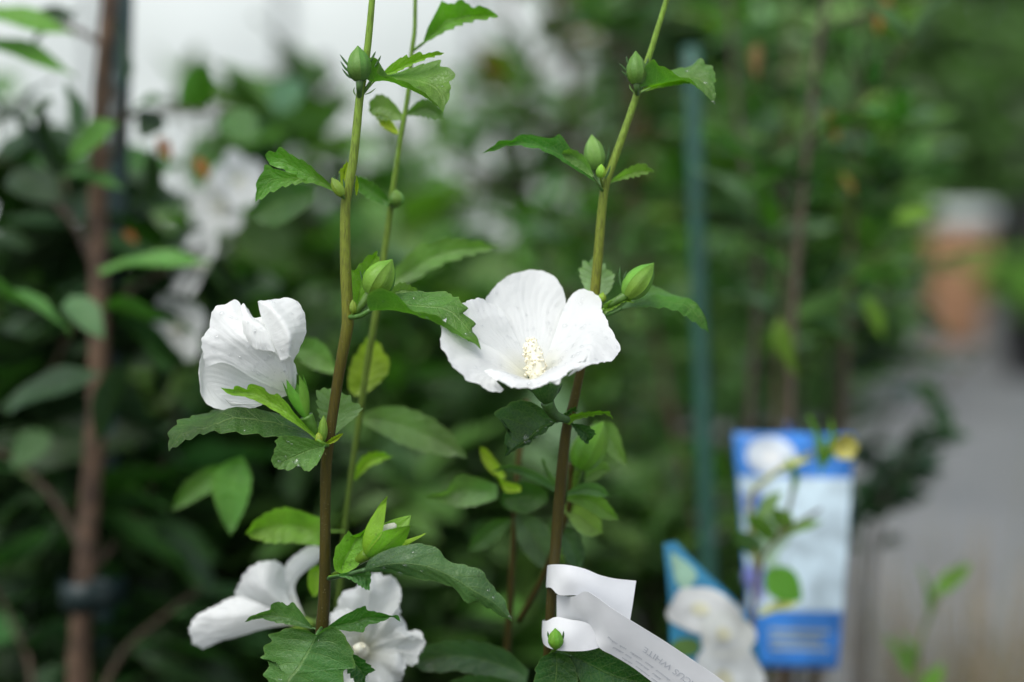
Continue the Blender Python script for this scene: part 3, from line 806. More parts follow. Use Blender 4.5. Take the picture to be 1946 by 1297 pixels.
# --------------------------------------------------------------- buds
def bud(base, tip, hw, dzb, color=(0.12, 0.27, 0.04), bracts=(), stalk=None, flare=0.0, lean=0.0, bw=4.5, label=None):
    """closed or opening calyx: five sepals round an egg shape, thin epicalyx bracts below"""
    b, t = PZ(*base, dzb), PZ(*tip, dzb)
    ax = t - b; L = np.linalg.norm(ax); ax /= L
    e1 = np.cross(ax, -CF); e1 /= np.linalg.norm(e1); e2 = np.cross(ax, e1)
    R = hw * MM * 0.001
    root = empty_part('bud', b)
    if label: root['label'] = label
    n = 14
    phase = random.uniform(0, 6.28)
    for k in range(5):
        v, uv = [], []
        m_ = 9
        for i in range(n):
            u = i / (n - 1)
            if flare:
                r = R * (0.25 + 0.95 * math.sin(math.pi * min(u, 0.62) / 1.24) ** 0.7) * (1 if u < 0.55 else 1 - (0.30 - flare) * (u - 0.55))
                r += flare * R * max(0, u - 0.6) * 2.2
                wd = 0.72 * (1 if u < 0.5 else max(0.01, 1 - ((u - 0.5) / 0.5) ** 1.1))
                off = 0
            else:
                r = R * (math.sin(math.pi * (0.06 + 0.94 * u) ** 0.80) ** 0.78) * (1 - 0.10 * u) + 0.0002
                if u > 0.8: r *= 1 - 0.45 * (u - 0.8) / 0.2
                wd = 0.64
            for j in range(m_):
                s = -1 + 2 * j / (m_ - 1)
                th = phase + 2 * math.pi * k / 5 + s * wd
                ridge = 1 + (0.16 * abs(s) ** 5 * (0.35 + u) - 0.05 * abs(s) ** 2 if not flare else 0.03 * abs(s) ** 2) + 0.05 * math.exp(-(s * 6) ** 2)
                rr = r * ridge * (1 + 0.012 * math.sin(s * 14 + u * 3))
                v.append(b + ax * (u * L) + (e1 * math.cos(th) + e2 * math.sin(th)) * rr)
                uv.append((u, 0.5 + 0.5 * s))
        mk('sepal', v, grid_faces(n, m_), M['sepal'], root, uv, vary((color[0] * 1.2, color[1], color[2] * 0.75), 0.08))
    if flare:                                         # rolled petals inside
        v = []
        for i in range(8):
            u = i / 7
            for j in range(14):
                th = 2 * math.pi * j / 14
                q = R * 0.62 * math.sin(math.pi * (0.15 + 0.8 * u)) * (1 + 0.08 * math.sin(3 * th + u * 4))
                v.append(b + ax * L * (0.15 + 0.62 * u) + (e1 * math.cos(th) + e2 * math.sin(th)) * q)
        mk('rolled_petals', v, grid_faces(8, 14, True), M['petal'], root)
    for pts in bracts:
        leafy(pts, bw, dzb, root, color=(0.045, 0.13, 0.025))
    if stalk:
        sr = min(hw * 0.30, 5.5) * MM * 0.001
        tube('stalk', [PZ(p[0], p[1], dzb + (p[2] if len(p) > 2 else 0)) for p in stalk] + [b + ax * L * 0.06], [sr, sr * 0.9, hw * 0.36 * MM * 0.001], M['greenpart'], root, n=10, color=tuple(c * 0.8 for c in color))
        # receptacle
    return root
def empty_part(name, loc):
    o = bpy.data.objects.new(name, None); o.empty_display_size = 0.005
    col.objects.link(o)
    o.parent = hib
    o.matrix_parent_inverse = Matrix.Translation(-Vector(hib.location))
    return o
def leafy(pts, wpx, dzb, root, color, name='bract'):
    c = catmull(row3(pts, dzb), 10)
    v, uv = [], []
    for i in range(10):
        w = wpx * 0.5 * math.sin(math.pi * (0.12 + 0.86 * i / 9)) ** 0.7
        t = c[min(i + 1, 9)] - c[max(i - 1, 0)]
        nrm = np.array([-t[1], t[0]]) / (np.hypot(t[0], t[1]) + 1e-6)
        for s in (-1, 0, 1):
            v.append(PZ(c[i][0] + nrm[0] * w * s, c[i][1] + nrm[1] * w * s, c[i][2] - (0.4 if s == 0 else 0)))
            uv.append((i / 9, 0.5 + 0.5 * s))
    return mk(name, v, grid_faces(10, 3), M['greenpart'], root, uv, color)
M['sepal'] = mat_leaf('sepal', veins=3.0, rough=0.45, transl=0.18, relief=0.5, vein_amt=0.25)

bud((684,154), (680,87), 22, -6, (0.105, 0.23, 0.05), [[(672,135),(658,120),(646,104)], [(672,143),(657,131),(647,117)], [(676,151),(662,145),(650,131)], [(704,118),(709,108),(714,98)], [(712,128),(718,118),(724,106)]], [(683,186,6),(683,168)])
bud((651,372), (630,338), 10, -5, (0.20, 0.36, 0.04), [[(648,365),(645,345),(646,326)], [(643,360),(637,345),(634,332)], [(652,366),(654,352),(652,340)]], [(656,380,5)], bw=4)
bud((703,560), (746,493), 29, -5, (0.13, 0.27, 0.03), [[(702,556),(690,535),(684,514)], [(698,545),(691,528),(694,514)], [(735,548),(746,538),(749,524)]], [(667,604,5),(682,588)], label='plump green bud above the curled leaf')
bud((673,596), (670,570), 7, -5, YEL, [], [(667,602,5)])
bud((613,838), (615,790), 8, -4, (0.17, 0.32, 0.04), [[(611,832),(606,815),(604,800)]], [(622,846,6)])
bud((607,842), (605,822), 7, -7, YEL, [], [(620,846,9)])
bud((697,1056), (768,978), 34, -6, (0.17, 0.33, 0.02), [[(697,1050),(692,1030),(699,1008)], [(705,1052),(706,1035),(714,1022)], [(712,1058),(722,1052),(728,1038)]], [(624,1098,14),(655,1082,10)], flare=0.36, label='pale green bud opening with splayed sepal tips')
bud((1210,160), (1208,97), 19, 14, (0.10, 0.225, 0.045), [[(1201,143),(1190,134),(1177,121)], [(1204,150),(1192,144),(1180,135)], [(1196,125),(1192,116),(1191,107)], [(1224,130),(1230,120),(1232,110)]], [(1211,180,6),(1210,168)])
bud((1134,323), (1124,256), 21, 25, (0.13, 0.27, 0.07), [[(1140,315),(1148,295),(1147,274)], [(1145,320),(1154,302),(1158,278)]], [(1146,364,-5),(1140,340)])
bud((1141,338), (1143,312), 9, 15, YEL, [[(1150,340),(1156,328),(1160,315)]], [(1146,362,5)])
bud((1190,564), (1243,500), 26, 14, (0.13, 0.29, 0.04), [[(1184,552),(1178,530),(1179,506)], [(1190,548),(1186,530),(1192,514)], [(1196,566),(1214,562),(1223,548)]], [(1130,588,8),(1160,578)])
bud((1142,575), (1146,556), 8, 16, YEL, [], [(1132,586,5)])
bud((1100,890), (1148,800), 34, 58, (0.13, 0.30, 0.02), [[(1104,885),(1130,872),(1150,850)]], [(1085,950,6)])
bud((756,392), (752,360), 15, 50, (0.14, 0.28, 0.05), [], [(742,396,5)])
bud((1057,1232), (1055,1194), 14, 4, (0.15, 0.32, 0.03), [[(1048,1222),(1042,1208),(1041,1200)], [(1064,1222),(1070,1210),(1071,1200)]], [(1046,1245,18)])
for pts in ([(676,182),(672,174),(674,166)], [(694,180),(704,176),(714,168)], [(1204,176),(1198,168),(1196,160)], [(1218,176),(1230,170),(1238,166)]):
    leafy(pts, 2.6, -2 if pts[0][0] < 900 else 6, hib, (0.14, 0.28, 0.05), 'stipule')

# --------------------------------------------------------------- flowers
def petal(root, rows, dzb, nu=28, nv=72, ruf=0.8, drops=0, name='petal', rim=1.2, seed=None, u0=0.0):
    Wd = loft_grid(rows, nu, nv, dzb)
    N = grid_normals(Wd)
    seed = random.uniform(0, 90) if seed is None else seed
    for i in range(nu):
        u = i / (nu - 1)
        for j in range(nv):
            v = j / (nv - 1)
            d = ruf * 0.001 * n3(Wd[i, j], 60, seed) * (0.15 + u * u) + 0.28 * 0.001 * n3(Wd[i, j], 230, seed) * (0.3 + u)
            d += 0.00007 * math.sin(v * 70 + 3 * n3(Wd[i, j], 90, seed)) * u
            d += ruf * 0.00055 * (n3(Wd[i, j], 210, seed + 9) + 0.5 * n3(Wd[i, j], 480, seed + 3)) * u ** 5
            Wd[i, j] = Wd[i, j] + N[i, j] * d
    # irregular rim
    for j in range(nv):
        dv = Wd[-1, j] - Wd[-3, j]; dv = dv / (np.linalg.norm(dv) + 1e-9)
        Wd[-1, j] += dv * rim * 0.001 * (n3(Wd[-1, j], 150, seed) * 1.3 + n3(Wd[-1, j], 420, seed) * 1.0 + n3(Wd[-1, j], 900, seed) * 0.6)
    uv = [(u0 + (1 - u0) * i / (nu - 1), j / (nv - 1)) for i in range(nu) for j in range(nv)]
    o = mk(name, Wd.reshape(-1, 3), grid_faces(nu, nv), M['petal'], root, uv)
    if drops: scatter_drops(Wd, grid_normals(Wd), int(drops * 2.0), 0.00028, 0.00075, root)
    return o
def fan(base, mids, rim):
    """rows from a narrow base through a middle line to the rim"""
    return [base, mids, rim]

# open flower on cane B: cup tilted towards the viewer
fl = empty_part('flower', None); fl['label'] = 'wide open cup of white petals round a cream stamen column'
FZ = -8
petal(fl, [[(1010,716,8),(1015,714,9),(1024,716,8)],                      # back petal
           [(968,650,22),(1005,632,27),(1050,648,24)],
           [(930,590,30),(1000,565,36),(1070,605,32)],
           [(922,568,30),(938,548,34),(965,526,38),(1000,515,41),(1030,515,41),(1058,530,38),(1073,560,35),(1077,590,33)]], FZ, ruf=0.7, drops=16, rim=0.4)
petal(fl, [[(1008,718,7),(1005,716,8),(1012,714,9)],                      # left back petal
           [(940,690,4),(950,650,14),(985,650,20)],
           [(878,668,0),(900,606,12),(960,600,22)],
           [(848,664,-6),(852,612,2),(880,578,12),(903,566,18),(928,574,24),(958,592,26)]], FZ, ruf=0.9, drops=10, rim=0.5)
petal(fl, [[(1008,720,6),(1004,719,6),(1004,717,6)],                      # left front petal, bent outwards
           [(970,724,-2),(940,706,-2),(948,668,6)],
           [(945,722,-10),(900,700,-9),(892,640,2)],
           [(958,738,-16),(944,743,-18),(926,742,-18),(908,733,-18),(890,726,-18),(868,706,-16),(856,690,-14),(843,672,-11),(835,652,-9),(834,635,-7),(840,612,-3),(862,596,4)]], FZ, ruf=1.6, drops=6, rim=0.8)
petal(fl, [[(1004,720,5),(1014,722,4),(1022,720,5)],                      # front petal, low lip
           [(965,708,-8),(1010,722,-8),(1045,700,-6)],
           [(935,700,-17),(1000,722,-19),(1080,694,-14)],
           [(918,704,-19),(945,724,-22),(975,737,-23),(1010,737,-23),(1030,733,-23),(1048,722,-22),(1064,721,-21),(1084,706,-19),(1104,697,-16),(1120,688,-13)]], FZ, ruf=1.5, drops=8, rim=0.9)
petal(fl, [[(1024,716,7),(1028,717,6),(1024,719,5)],                      # right petal
           [(1052,640,19),(1082,658,9),(1062,704,-4)],
           [(1070,592,27),(1122,622,12),(1112,684,-9)],
           [(1076,578,30),(1092,553,30),(1113,550,27),(1138,568,22),(1150,600,17),(1160,618,11),(1170,640,6),(1179,664,2),(1170,682,-3),(1150,690,-7),(1118,692,-12),(1075,716,-18)]], FZ, ruf=1.4, drops=26, rim=0.8)
petal(fl, [[(1050,716,-17),(1060,712,-17),(1070,708,-17)], [(1052,722,-19),(1060,720,-20),(1070,714,-19)], [(1046,727,-21),(1062,729,-22),(1066,718,-20)]], FZ, nu=8, nv=12, ruf=0.3, rim=0.3, name='petal')
cb, ct = PZ(1022, 724, FZ + 2), PZ(1008, 650, FZ + 2)
tube('stamen_column', [cb, cb * 0.5 + ct * 0.5 + CX * 0.0006, ct], [0.0032, 0.0040, 0.0026], M['column'], fl, n=14, seg=16)
mb = MB()
def blob(mb, p, r):
    t = (1 + 5 ** .5) / 2
    V_ = np.array([(-1,t,0),(1,t,0),(-1,-t,0),(1,-t,0),(0,-1,t),(0,1,t),(0,-1,-t),(0,1,-t),(t,0,-1),(t,0,1),(-t,0,-1),(-t,0,1)]) / math.sqrt(1 + t * t)
    F_ = [(0,11,5),(0,5,1),(0,1,7),(0,7,10),(0,10,11),(1,5,9),(5,11,4),(11,10,2),(10,7,6),(7,1,8),(3,9,4),(3,4,2),(3,2,6),(3,6,8),(3,8,9),(4,9,5),(2,4,11),(6,2,10),(8,6,7),(9,8,1)]
    sc_ = np.array([random.uniform(0.8, 1.2) for _ in range(3)])
    mb.add([p + q * r * sc_ for q in V_], F_)
axd = (ct - cb); aL = np.linalg.norm(axd); axd /= aL
e1 = np.cross(axd, CF); e1 /= np.linalg.norm(e1); e2 = np.cross(axd, e1)
for k in range(230):
    u = 0.14 + 0.90 * ((k + random.uniform(0, 1)) / 230)
    th = k * 2.39996 + random.uniform(-0.9, 0.9)
    rr = 0.0042 * (1 - 0.45 * max(0, u - 0.55) / 0.45) * random.uniform(0.62, 1.15)
    blob(mb, cb + axd * aL * u + (e1 * math.cos(th) + e2 * math.sin(th)) * rr, random.uniform(0.0004, 0.0008))
for k in range(6): blob(mb, ct + axd * 0.001 + (e1 * math.cos(k) + e2 * math.sin(k)) * 0.0012, 0.0009)
tag(mb.build('anthers', M['pollen'], fl), kind='stuff')
def calyx(root, base, tips_c, hw, dzb, n_sep=5, color=(0.04, 0.12, 0.02), bracts=(), bw=4.5):
    b, t = PZ(*base, dzb), PZ(*tips_c, dzb)
    ax = t - b; L = np.linalg.norm(ax); ax /= L
    a1 = np.cross(ax, -CF); a1 /= np.linalg.norm(a1); a2 = np.cross(ax, a1)
    R = hw * MM * 0.001
    for k in range(n_sep):
        v, uv = [], []
        for i in range(10):
            u = i / 9
            r = R * (0.22 + 0.78 * math.sin(min(u, 0.75) * math.pi / 1.5) ** 0.8)
            wd = 0.68 * (1 if u < 0.45 else max(0.02, 1 - ((u - 0.45) / 0.55) ** 1.3))
            for j in range(7):
                s = -1 + 2 * j / 6
                th = 0.5 + 2 * math.pi * k / n_sep + s * wd
                v.append(b + ax * L * u + (a1 * math.cos(th) + a2 * math.sin(th)) * r)
                uv.append((u, 0.5 + 0.5 * s))
        mk('sepal', v, grid_faces(10, 7), M['sepal'], root, uv, vary(color, 0.1))
    for pts in bracts: leafy(pts, bw, dzb, root, (0.03, 0.085, 0.02))
calyx(fl, (1040,768), (1034,712), 29, -3, bracts=[[(1040,762),(1018,748),(998,735)], [(1044,757),(1060,746),(1069,730)]])
tube('stalk', [PZ(1078,798,12), PZ(1056,790,4), PZ(1044,775,-2), PZ(1040,765,-3)], [0.0016, 0.0016, 0.0018, 0.003], M['greenpart'], fl, n=10, color=(0.06, 0.16, 0.025))

# half closed flower on cane A, seen from the side
f2 = empty_part('flower', None); f2['label'] = 'half closed white flower with folded petals, seen from the side'
Z2 = 3
petal(f2, [[(556,750,2),(551,748,2),(546,752,2)],                          # lower petal
           [(495,695,4),(470,740,7),(500,768,6)],
           [(405,650,4),(390,720,9),(440,770,8)],
           [(392,648,2),(381,680,5),(377,708,6),(380,738,6),(388,762,8),(405,774,8),(430,779,8),(460,777,7),(485,774,6),(508,766,4)]], Z2, ruf=0.9, rim=0.5)
petal(f2, [[(548,750,-1),(553,747,-2),(560,748,-2)],                       # big front petal
           [(490,724,-5),(520,690,-9),(558,712,-5)],
           [(425,690,-7),(455,640,-12),(545,655,-8)],
           [(388,700,-2),(384,668,-4),(386,634,-5),(396,620,-5),(399,602,-3),(410,590,-2),(428,581,0),(447,574,2),(462,590,0),(490,612,-4),(530,640,-6),(556,660,-4)]], Z2, ruf=1.8, drops=30, rim=0.7)
petal(f2, [[(552,746,2),(556,744,2),(560,746,3)],                          # back petal
           [(500,680,12),(530,670,13),(556,690,10)],
           [(470,630,14),(510,625,16),(560,640,12)],
           [(440,582,8),(470,586,12),(482,605,14),(505,607,14),(530,590,14),(566,600,12),(574,640,9)]], Z2, ruf=0.8, rim=0.4)
petal(f2, [[(457,583,-4),(463,577,-4),(472,591,-4),(482,604,-4),(498,602,-6)],        # reflexed flap
           [(460,604,-10),(472,606,-12),(486,614,-13),(502,622,-14),(516,634,-14)],
           [(462,624,-11),(474,636,-14),(492,644,-15),(512,650,-16),(526,660,-15)],
           [(462,640,-11),(481,659,-14),(500,667,-15),(520,669,-16),(534,686,-15)]], Z2, nu=18, ruf=0.5, drops=7, rim=0.3, u0=0.55)
petal(f2, [[(490,574,-6),(497,604,-11),(516,645,-16),(534,686,-17)],                    # folded petal: near face
           [(490,573.5,-7),(509,600,-14),(535,645,-19),(545,682,-18)],
           [(491,573,-7),(518,587,-15),(551,635,-20),(550,676,-18)],
           [(493,572.5,-6),(528,578,-9),(566,622,-13),(553,680,-15)],                    # and its far face behind the crest
           [(495,572,-5),(522,569,-3),(550,566,-2),(572,580,-3),(583,624,-6),(572,655,-8),(556,690,-11)]], Z2, nu=40, ruf=0.5, drops=8, rim=0.5, u0=0.5)
petal(f2, [[(553,748,-2),(557,746,-2),(564,748,0)], [(544,704,-6),(553,700,-8),(564,712,-3)], [(538,672,-9),(552,680,-10),(561,692,-6),(567,716,-2)]], Z2, nu=14, nv=16, ruf=0.4, rim=0.4)
calyx(f2, (582,794), (556,718), 21, -3, color=(0.12, 0.28, 0.025), bracts=[[(580,790),(576,770),(570,745)], [(584,790),(574,786),(566,768)]])
tube('stalk', [PZ(621,846,2), PZ(606,830,0), PZ(590,806,-2), PZ(582,791,-3)], [0.0016, 0.0015, 0.0016, 0.003], M['greenpart'], f2, n=10, color=(0.10, 0.24, 0.03))

# two flowers low down behind cane A
f3 = empty_part('flower', None); f3['label'] = 'drooping white flower low behind the left cane, seen from behind'
Z3 = 70
petal(f3, [[(572,1186,0),(570,1182,0),(572,1178,0)], [(500,1196,-4),(480,1172,-8),(500,1150,-6)], [(386,1232,0),(370,1228,-2),(360,1206,-4),(370,1174,-4),(404,1154,-2),(442,1134,-2),(462,1130,0)]], Z3, ruf=1.2)
petal(f3, [[(572,1184,2),(574,1180,2),(578,1178,2)], [(490,1150,4),(505,1120,-4),(545,1130,4)], [(440,1142,6),(452,1112,2),(466,1084,0),(490,1072,0),(512,1064,0),(532,1070,2),(546,1092,6),(552,1130,10)]], Z3, ruf=1.0)
petal(f3, [[(576,1182,4),(578,1180,4),(582,1180,4)], [(540,1130,10),(548,1110,8),(560,1120,8)], [(535,1090,12),(552,1066,10),(580,1042,8),(606,1038,6),(618,1048,6),(604,1066,8),(572,1088,8)]], Z3, ruf=0.8)
calyx(f3, (600,1184), (545,1192), 20, Z3 - 4, color=(0.16, 0.26, 0.03))
tube('stalk', [PZ(634,1195,80), PZ(600,1184,66)], [0.0015, 0.002], M['greenpart'], f3, n=8, color=(0.1, 0.2, 0.03))
f4 = empty_part('flower', None); f4['label'] = 'white flower low behind the left cane, facing forward'
Z4 = 52
cx4, cy4 = 690, 1238
for q_, (rim_) in enumerate(([(632,1180),(650,1150),(668,1120),(690,1098),(712,1090),(735,1094),(756,1108),(765,1135),(757,1158),(772,1185),(768,1205)],
               [(735,1170),(762,1176),(780,1192),(804,1206),(806,1224),(795,1240),(790,1258),(770,1272),(752,1280),(738,1275)],
               [(770,1240),(766,1275),(758,1300),(735,1318),(700,1330),(672,1322),(655,1300),(650,1270)],
               [(700,1300),(672,1318),(648,1312),(630,1296),(620,1268),(626,1240),(640,1215)],
               [(640,1268),(620,1235),(622,1200),(634,1170),(655,1152),(685,1150),(715,1165)])):
    base_ = [(cx4 + (rim_[i][0] - cx4) * 0.06, cy4 + (rim_[i][1] - cy4) * 0.06, 12) for i in (0, len(rim_)//2, -1)]
    m1_ = [(cx4 + (p[0] - cx4) * 0.38, cy4 + (p[1] - cy4) * 0.38, 2 + 2 * (q_ % 2)) for p in rim_]
    mid_ = [(cx4 + (p[0] - cx4) * 0.74 + random.uniform(-5, 5), cy4 + (p[1] - cy4) * 0.74 + random.uniform(-5, 5), -4 + random.uniform(-4, 4)) for p in rim_]
    petal(f4, [base_, m1_, mid_, [(p[0], p[1], -2 + random.uniform(-5, 5)) for p in rim_]], Z4, ruf=4.5, rim=1.5)
tube('stamen_column', [PZ(cx4, cy4, Z4 + 14), PZ(cx4 - 4, cy4 - 2, Z4 - 4), PZ(cx4 - 8, cy4 - 6, Z4 - 16)], [0.002, 0.0034, 0.0022], M['column'], f4, n=12)
mb = MB()
for k in range(70):
    u = random.random(); th = k * 2.4
    blob(mb, PZ(cx4 - 8 * u + 9 * math.cos(th) * random.uniform(0.7, 1.2), cy4 - 6 * u + 9 * math.sin(th) * random.uniform(0.7, 1.2), Z4 + 4 - 20 * u), random.uniform(0.0006, 0.0011))
tag(mb.build('anthers', M['pollen'], f4), kind='stuff')
calyx(f4, (700,1250), (690,1240), 26, Z4 + 20)
tube('stalk', [PZ(630,1290,90), PZ(670,1262,84), PZ(700,1250,74)], [0.0014, 0.0014, 0.003], M['greenpart'], f4, n=8, color=(0.08, 0.2, 0.03))

# =================================================================== PAPER TAG LOOPED ROUND THE RIGHT CANE
tg = empty('plant_tag', PZ(1050, 1150, 18), 'white paper strip tag looped round the right hibiscus cane', 'tag')
def paper(rows, nu, nv, name, parent=None, dzb=0, thick=0.00012):
    Wd = loft_grid(rows, nu, nv, dzb)
    o = mk(name, Wd.reshape(-1, 3), grid_faces(nu, nv), M['paper'], parent or tg)
    s = o.modifiers.new('thickness', 'SOLIDIFY'); s.thickness = thick; s.offset = 0
    e = o.modifiers.new('split', 'EDGE_SPLIT'); e.split_angle = math.radians(50)
    return o
# band over the top of the slot, wrapped round the cane and running out into the square end
paper([[(1054,1080,34),(1043,1076,28),(1041,1075,18),(1052,1073,10),(1078,1074,6),(1110,1081,6),(1140,1093,7),(1170,1100,9),(1209,1104,12)],
       [(1052,1100,34),(1041,1098,28),(1039,1098,18),(1050,1098,10),(1076,1100,5),(1108,1108,5),(1140,1125,7),(1172,1138,9),(1203,1145,11)],
       [(1052,1120,34),(1041,1118,28),(1038,1117,18),(1048,1118,10),(1062,1131,7),(1100,1133,6),(1122,1152,8),(1158,1178,10),(1196,1188,11)]], 11, 48, 'loop_band')
# band under the slot
paper([[(1050,1178,34),(1036,1178,28),(1031,1180,18),(1040,1180,10),(1056,1173,6),(1085,1178,5),(1115,1184,6),(1142,1205,8)],
       [(1050,1205,34),(1034,1205,28),(1030,1206,18),(1038,1208,9),(1056,1206,5),(1085,1208,4),(1115,1212,6),(1140,1222,8)],
       [(1050,1224,34),(1038,1222,28),(1032,1222,18),(1040,1230,9),(1058,1236,6),(1085,1238,5),(1115,1237,6),(1140,1231,8)]], 9, 34, 'loop_band')
# printed strip threaded through the slot
S_up = [(1058,1131,16),(1090,1134,5),(1112,1124,0),(1128,1131,-3),(1160,1154,-5),(1200,1180,-6),(1260,1217,-7),(1320,1257,-8),(1378,1297,-9),(1460,1356,-11)]
S_lo = [(1058,1177,17),(1080,1180,13),(1105,1190,10),(1128,1206,8),(1140,1232,6),(1165,1246,5),(1200,1267,4),(1240,1297,3),(1290,1336,2),(1360,1395,0)]
strip_rows = [S_up, mid_of(S_up, S_lo, 0.5, n=10, dz=-0.6), S_lo]
st = paper(strip_rows, 13, 60, 'printed_strip')
# print on the strip: follows the sheet, 0.25 mm proud of it
SG = loft_grid(strip_rows, 13, 61)
SN = grid_normals(SG)
def strip_pt(a, b):              # a along 0..1, b across 0..1
    x, y = a * 60, b * 12
    i, j = min(int(y), 11), min(int(x), 59)
    fy, fx = y - i, x - j
    q = lambda A: (A[i, j] * (1-fx) * (1-fy) + A[i, j+1] * fx * (1-fy) + A[i+1, j] * (1-fx) * fy + A[i+1, j+1] * fx * fy)
    n = q(SN); p = q(SG)
    if np.dot(n, CO - p) < 0: n = -n
    return p + n / np.linalg.norm(n) * 0.00028
ink = mat_plain('grey_ink', (0.50, 0.52, 0.55), (0.56, 0.58, 0.61), rough=0.6, scale=300)
def text_polys(body):
    cu = bpy.data.curves.new('t', 'FONT'); cu.body = body; cu.size = 1.0; cu.fill_mode = 'FRONT'
    ob = bpy.data.objects.new('t', cu); col.objects.link(ob)
    dg = bpy.context.evaluated_depsgraph_get()
    me = bpy.data.meshes.new_from_object(ob.evaluated_get(dg))
    v = np.array([x.co[:2] for x in me.vertices]); f = [tuple(p.vertices) for p in me.polygons]
    bpy.data.objects.remove(ob); bpy.data.meshes.remove(me)
    return v, f
tv, tf = text_polys('SYRIACUS WHITE')
tw_, th_ = tv[:, 0].max(), 0.72
a0, a1, b0, b1 = 0.835, 0.462, 0.50, 0.36     # upside down, reading from the far end back to the loop
mk('lettering', [strip_pt(a0 + (a1 - a0) * x / tw_, 0.36 + 0.14 * y / th_) for x, y in tv], tf, ink, st, smooth=False)
mb = MB()
for (b, spans) in ((0.66, [(0.30, 0.36), (0.37, 0.41), (0.43, 0.50), (0.515, 0.56), (0.58, 0.66), (0.68, 0.72)]),
                   (0.78, [(0.36, 0.42), (0.43, 0.47), (0.49, 0.57), (0.59, 0.64), (0.66, 0.74)]),
                   (0.90, [(0.44, 0.50), (0.52, 0.60), (0.615, 0.66), (0.68, 0.75)])):
    for (p, q) in spans:                       # rows of print too small to read
        k = p
        while k < q - 0.004:
            w = random.uniform(0.004, 0.008)
            h = random.choice((0.030, 0.045, 0.030))
            mb.add([strip_pt(k, b), strip_pt(k + w * 0.62, b), strip_pt(k + w * 0.62, b + h), strip_pt(k, b + h)], [(0, 1, 2, 3)])
            k += w
mb.build('small_print', ink, st, smooth=False)

# =================================================================== PRINTED PLANT LABELS
def label_card(name, corners, label, cat, dz0, thick=0.0006, color=(0.8, 0.8, 0.8), right=None):
    """corners: (px,py,d) TL,TR,BR,BL"""
    c = [P(*q) for q in corners]
    root = empty(name, (c[2] + c[3]) / 2, label, cat)
    n = np.cross(c[1] - c[0], c[3] - c[0]); n /= np.linalg.norm(n)
    if np.dot(n, CO - c[0]) < 0: n = -n
    L = np.linalg.norm(c[3] - c[0])
    RE = catmull([P(*q) for q in right], 41) if right else None
    def pt(u, v, lift=0.0, curl=0.04):
        if right:
            k = min(max(v, 0), 1) * 40; i = min(int(k), 39)
            r_ = RE[i] * (1 - (k - i)) + RE[i + 1] * (k - i)
            l_ = c[0] + (c[3] - c[0]) * float(np.dot(r_ - c[0], c[3] - c[0]) / np.dot(c[3] - c[0], c[3] - c[0]))
            p = l_ * (1 - u) + r_ * u
        else:
            p = (c[0] * (1-u) + c[1] * u) * (1-v) + (c[3] * (1-u) + c[2] * u) * v
        return p + n * (curl * L * math.sin(math.pi * v) * 0.6 + lift)
    nu, nv = 6, 32
    v = [pt(i / (nu-1), j / (nv-1)) for j in range(nv) for i in range(nu)]
    o = mk('card', v, grid_faces(nv, nu), M['card'], root, None, color)
    s = o.modifiers.new('thickness', 'SOLIDIFY'); s.thickness = thick; s.offset = 0
    return root, pt, o
def patch(name, pt, poly, colr, parent, lift=0.0006, n=1, mat=None):
    """flat print area: polygon in card u,v"""
    v = [pt(a, b, lift) for a, b in poly]
    return mk(name, v, [tuple(range(len(v)))], mat or M['card'], parent, None, colr, smooth=False)
def rect_patch(name, pt, u0, u1, v0, v1, colr, parent, lift=0.0006):
    nv = 10; vs = []
    for j in range(nv):
        b = v0 + (v1 - v0) * j / (nv - 1)
        vs += [pt(u0 + (u1 - u0) * t, b, lift) for t in (0, 0.5, 1)]
    return mk(name, vs, grid_faces(nv, 3), M['card'], parent, None, colr)
def blob_poly(cu, cv, ru, rv, lobes=0, amp=0.0, n=36, rot=0.0):
    return [(cu + ru * math.cos(t) * (1 + amp * math.cos(lobes * t + rot)), cv + rv * math.sin(t) * (1 + amp * math.cos(lobes * t + rot))) for t in np.linspace(0, 2 * math.pi, n, endpoint=False)]

BD = 0.885
bl, pt, cardo = label_card('picture_label', [(1393,822,BD), (1622,826,BD+0.004), (1592,1272,BD-0.008), (1428,1268,BD-0.012)],
                    'tall blue and white plant label with a round white emblem', 'label', 0, color=(0.045, 0.25, 0.74))
rect_patch('photo_panel', pt, 0.015, 0.995, 0.19, 0.755, (0.62, 0.77, 0.85), bl)
patch('emblem', pt, blob_poly(0.30, 0.10, 0.21, 0.085), (0.72, 0.80, 0.88), bl, 0.0010)
patch('emblem_centre', pt, blob_poly(0.30, 0.105, 0.10, 0.04), (0.82, 0.84, 0.84), bl, 0.0014)
patch('printed_flowers', pt, blob_poly(0.13, 0.30, 0.11, 0.045, 5, 0.2), (0.10, 0.20, 0.62), bl, 0.0010)
patch('printed_flowers', pt, blob_poly(0.11, 0.62, 0.12, 0.09, 4, 0.2), (0.22, 0.25, 0.62), bl, 0.0010)
patch('printed_leaves', pt, blob_poly(0.22, 0.45, 0.17, 0.13, 5, 0.25), (0.30, 0.45, 0.30), bl, 0.0012)
for r in range(3):
    rect_patch('printed_line', pt, 0.22, 0.88 - 0.1 * (r == 1), 0.835 + 0.035 * r, 0.852 + 0.035 * r, (0.42, 0.50, 0.46), bl, 0.0009)
tube('strap', [P(1500, 834, BD), P(1496, 815, 0.90), P(1500, 806, 0.936), P(1509, 812, 0.936), P(1506, 824, 0.902), P(1503, 836, BD + 0.003)], [0.0012], M['stake'], bl, n=8, color=(0.05, 0.12, 0.4))
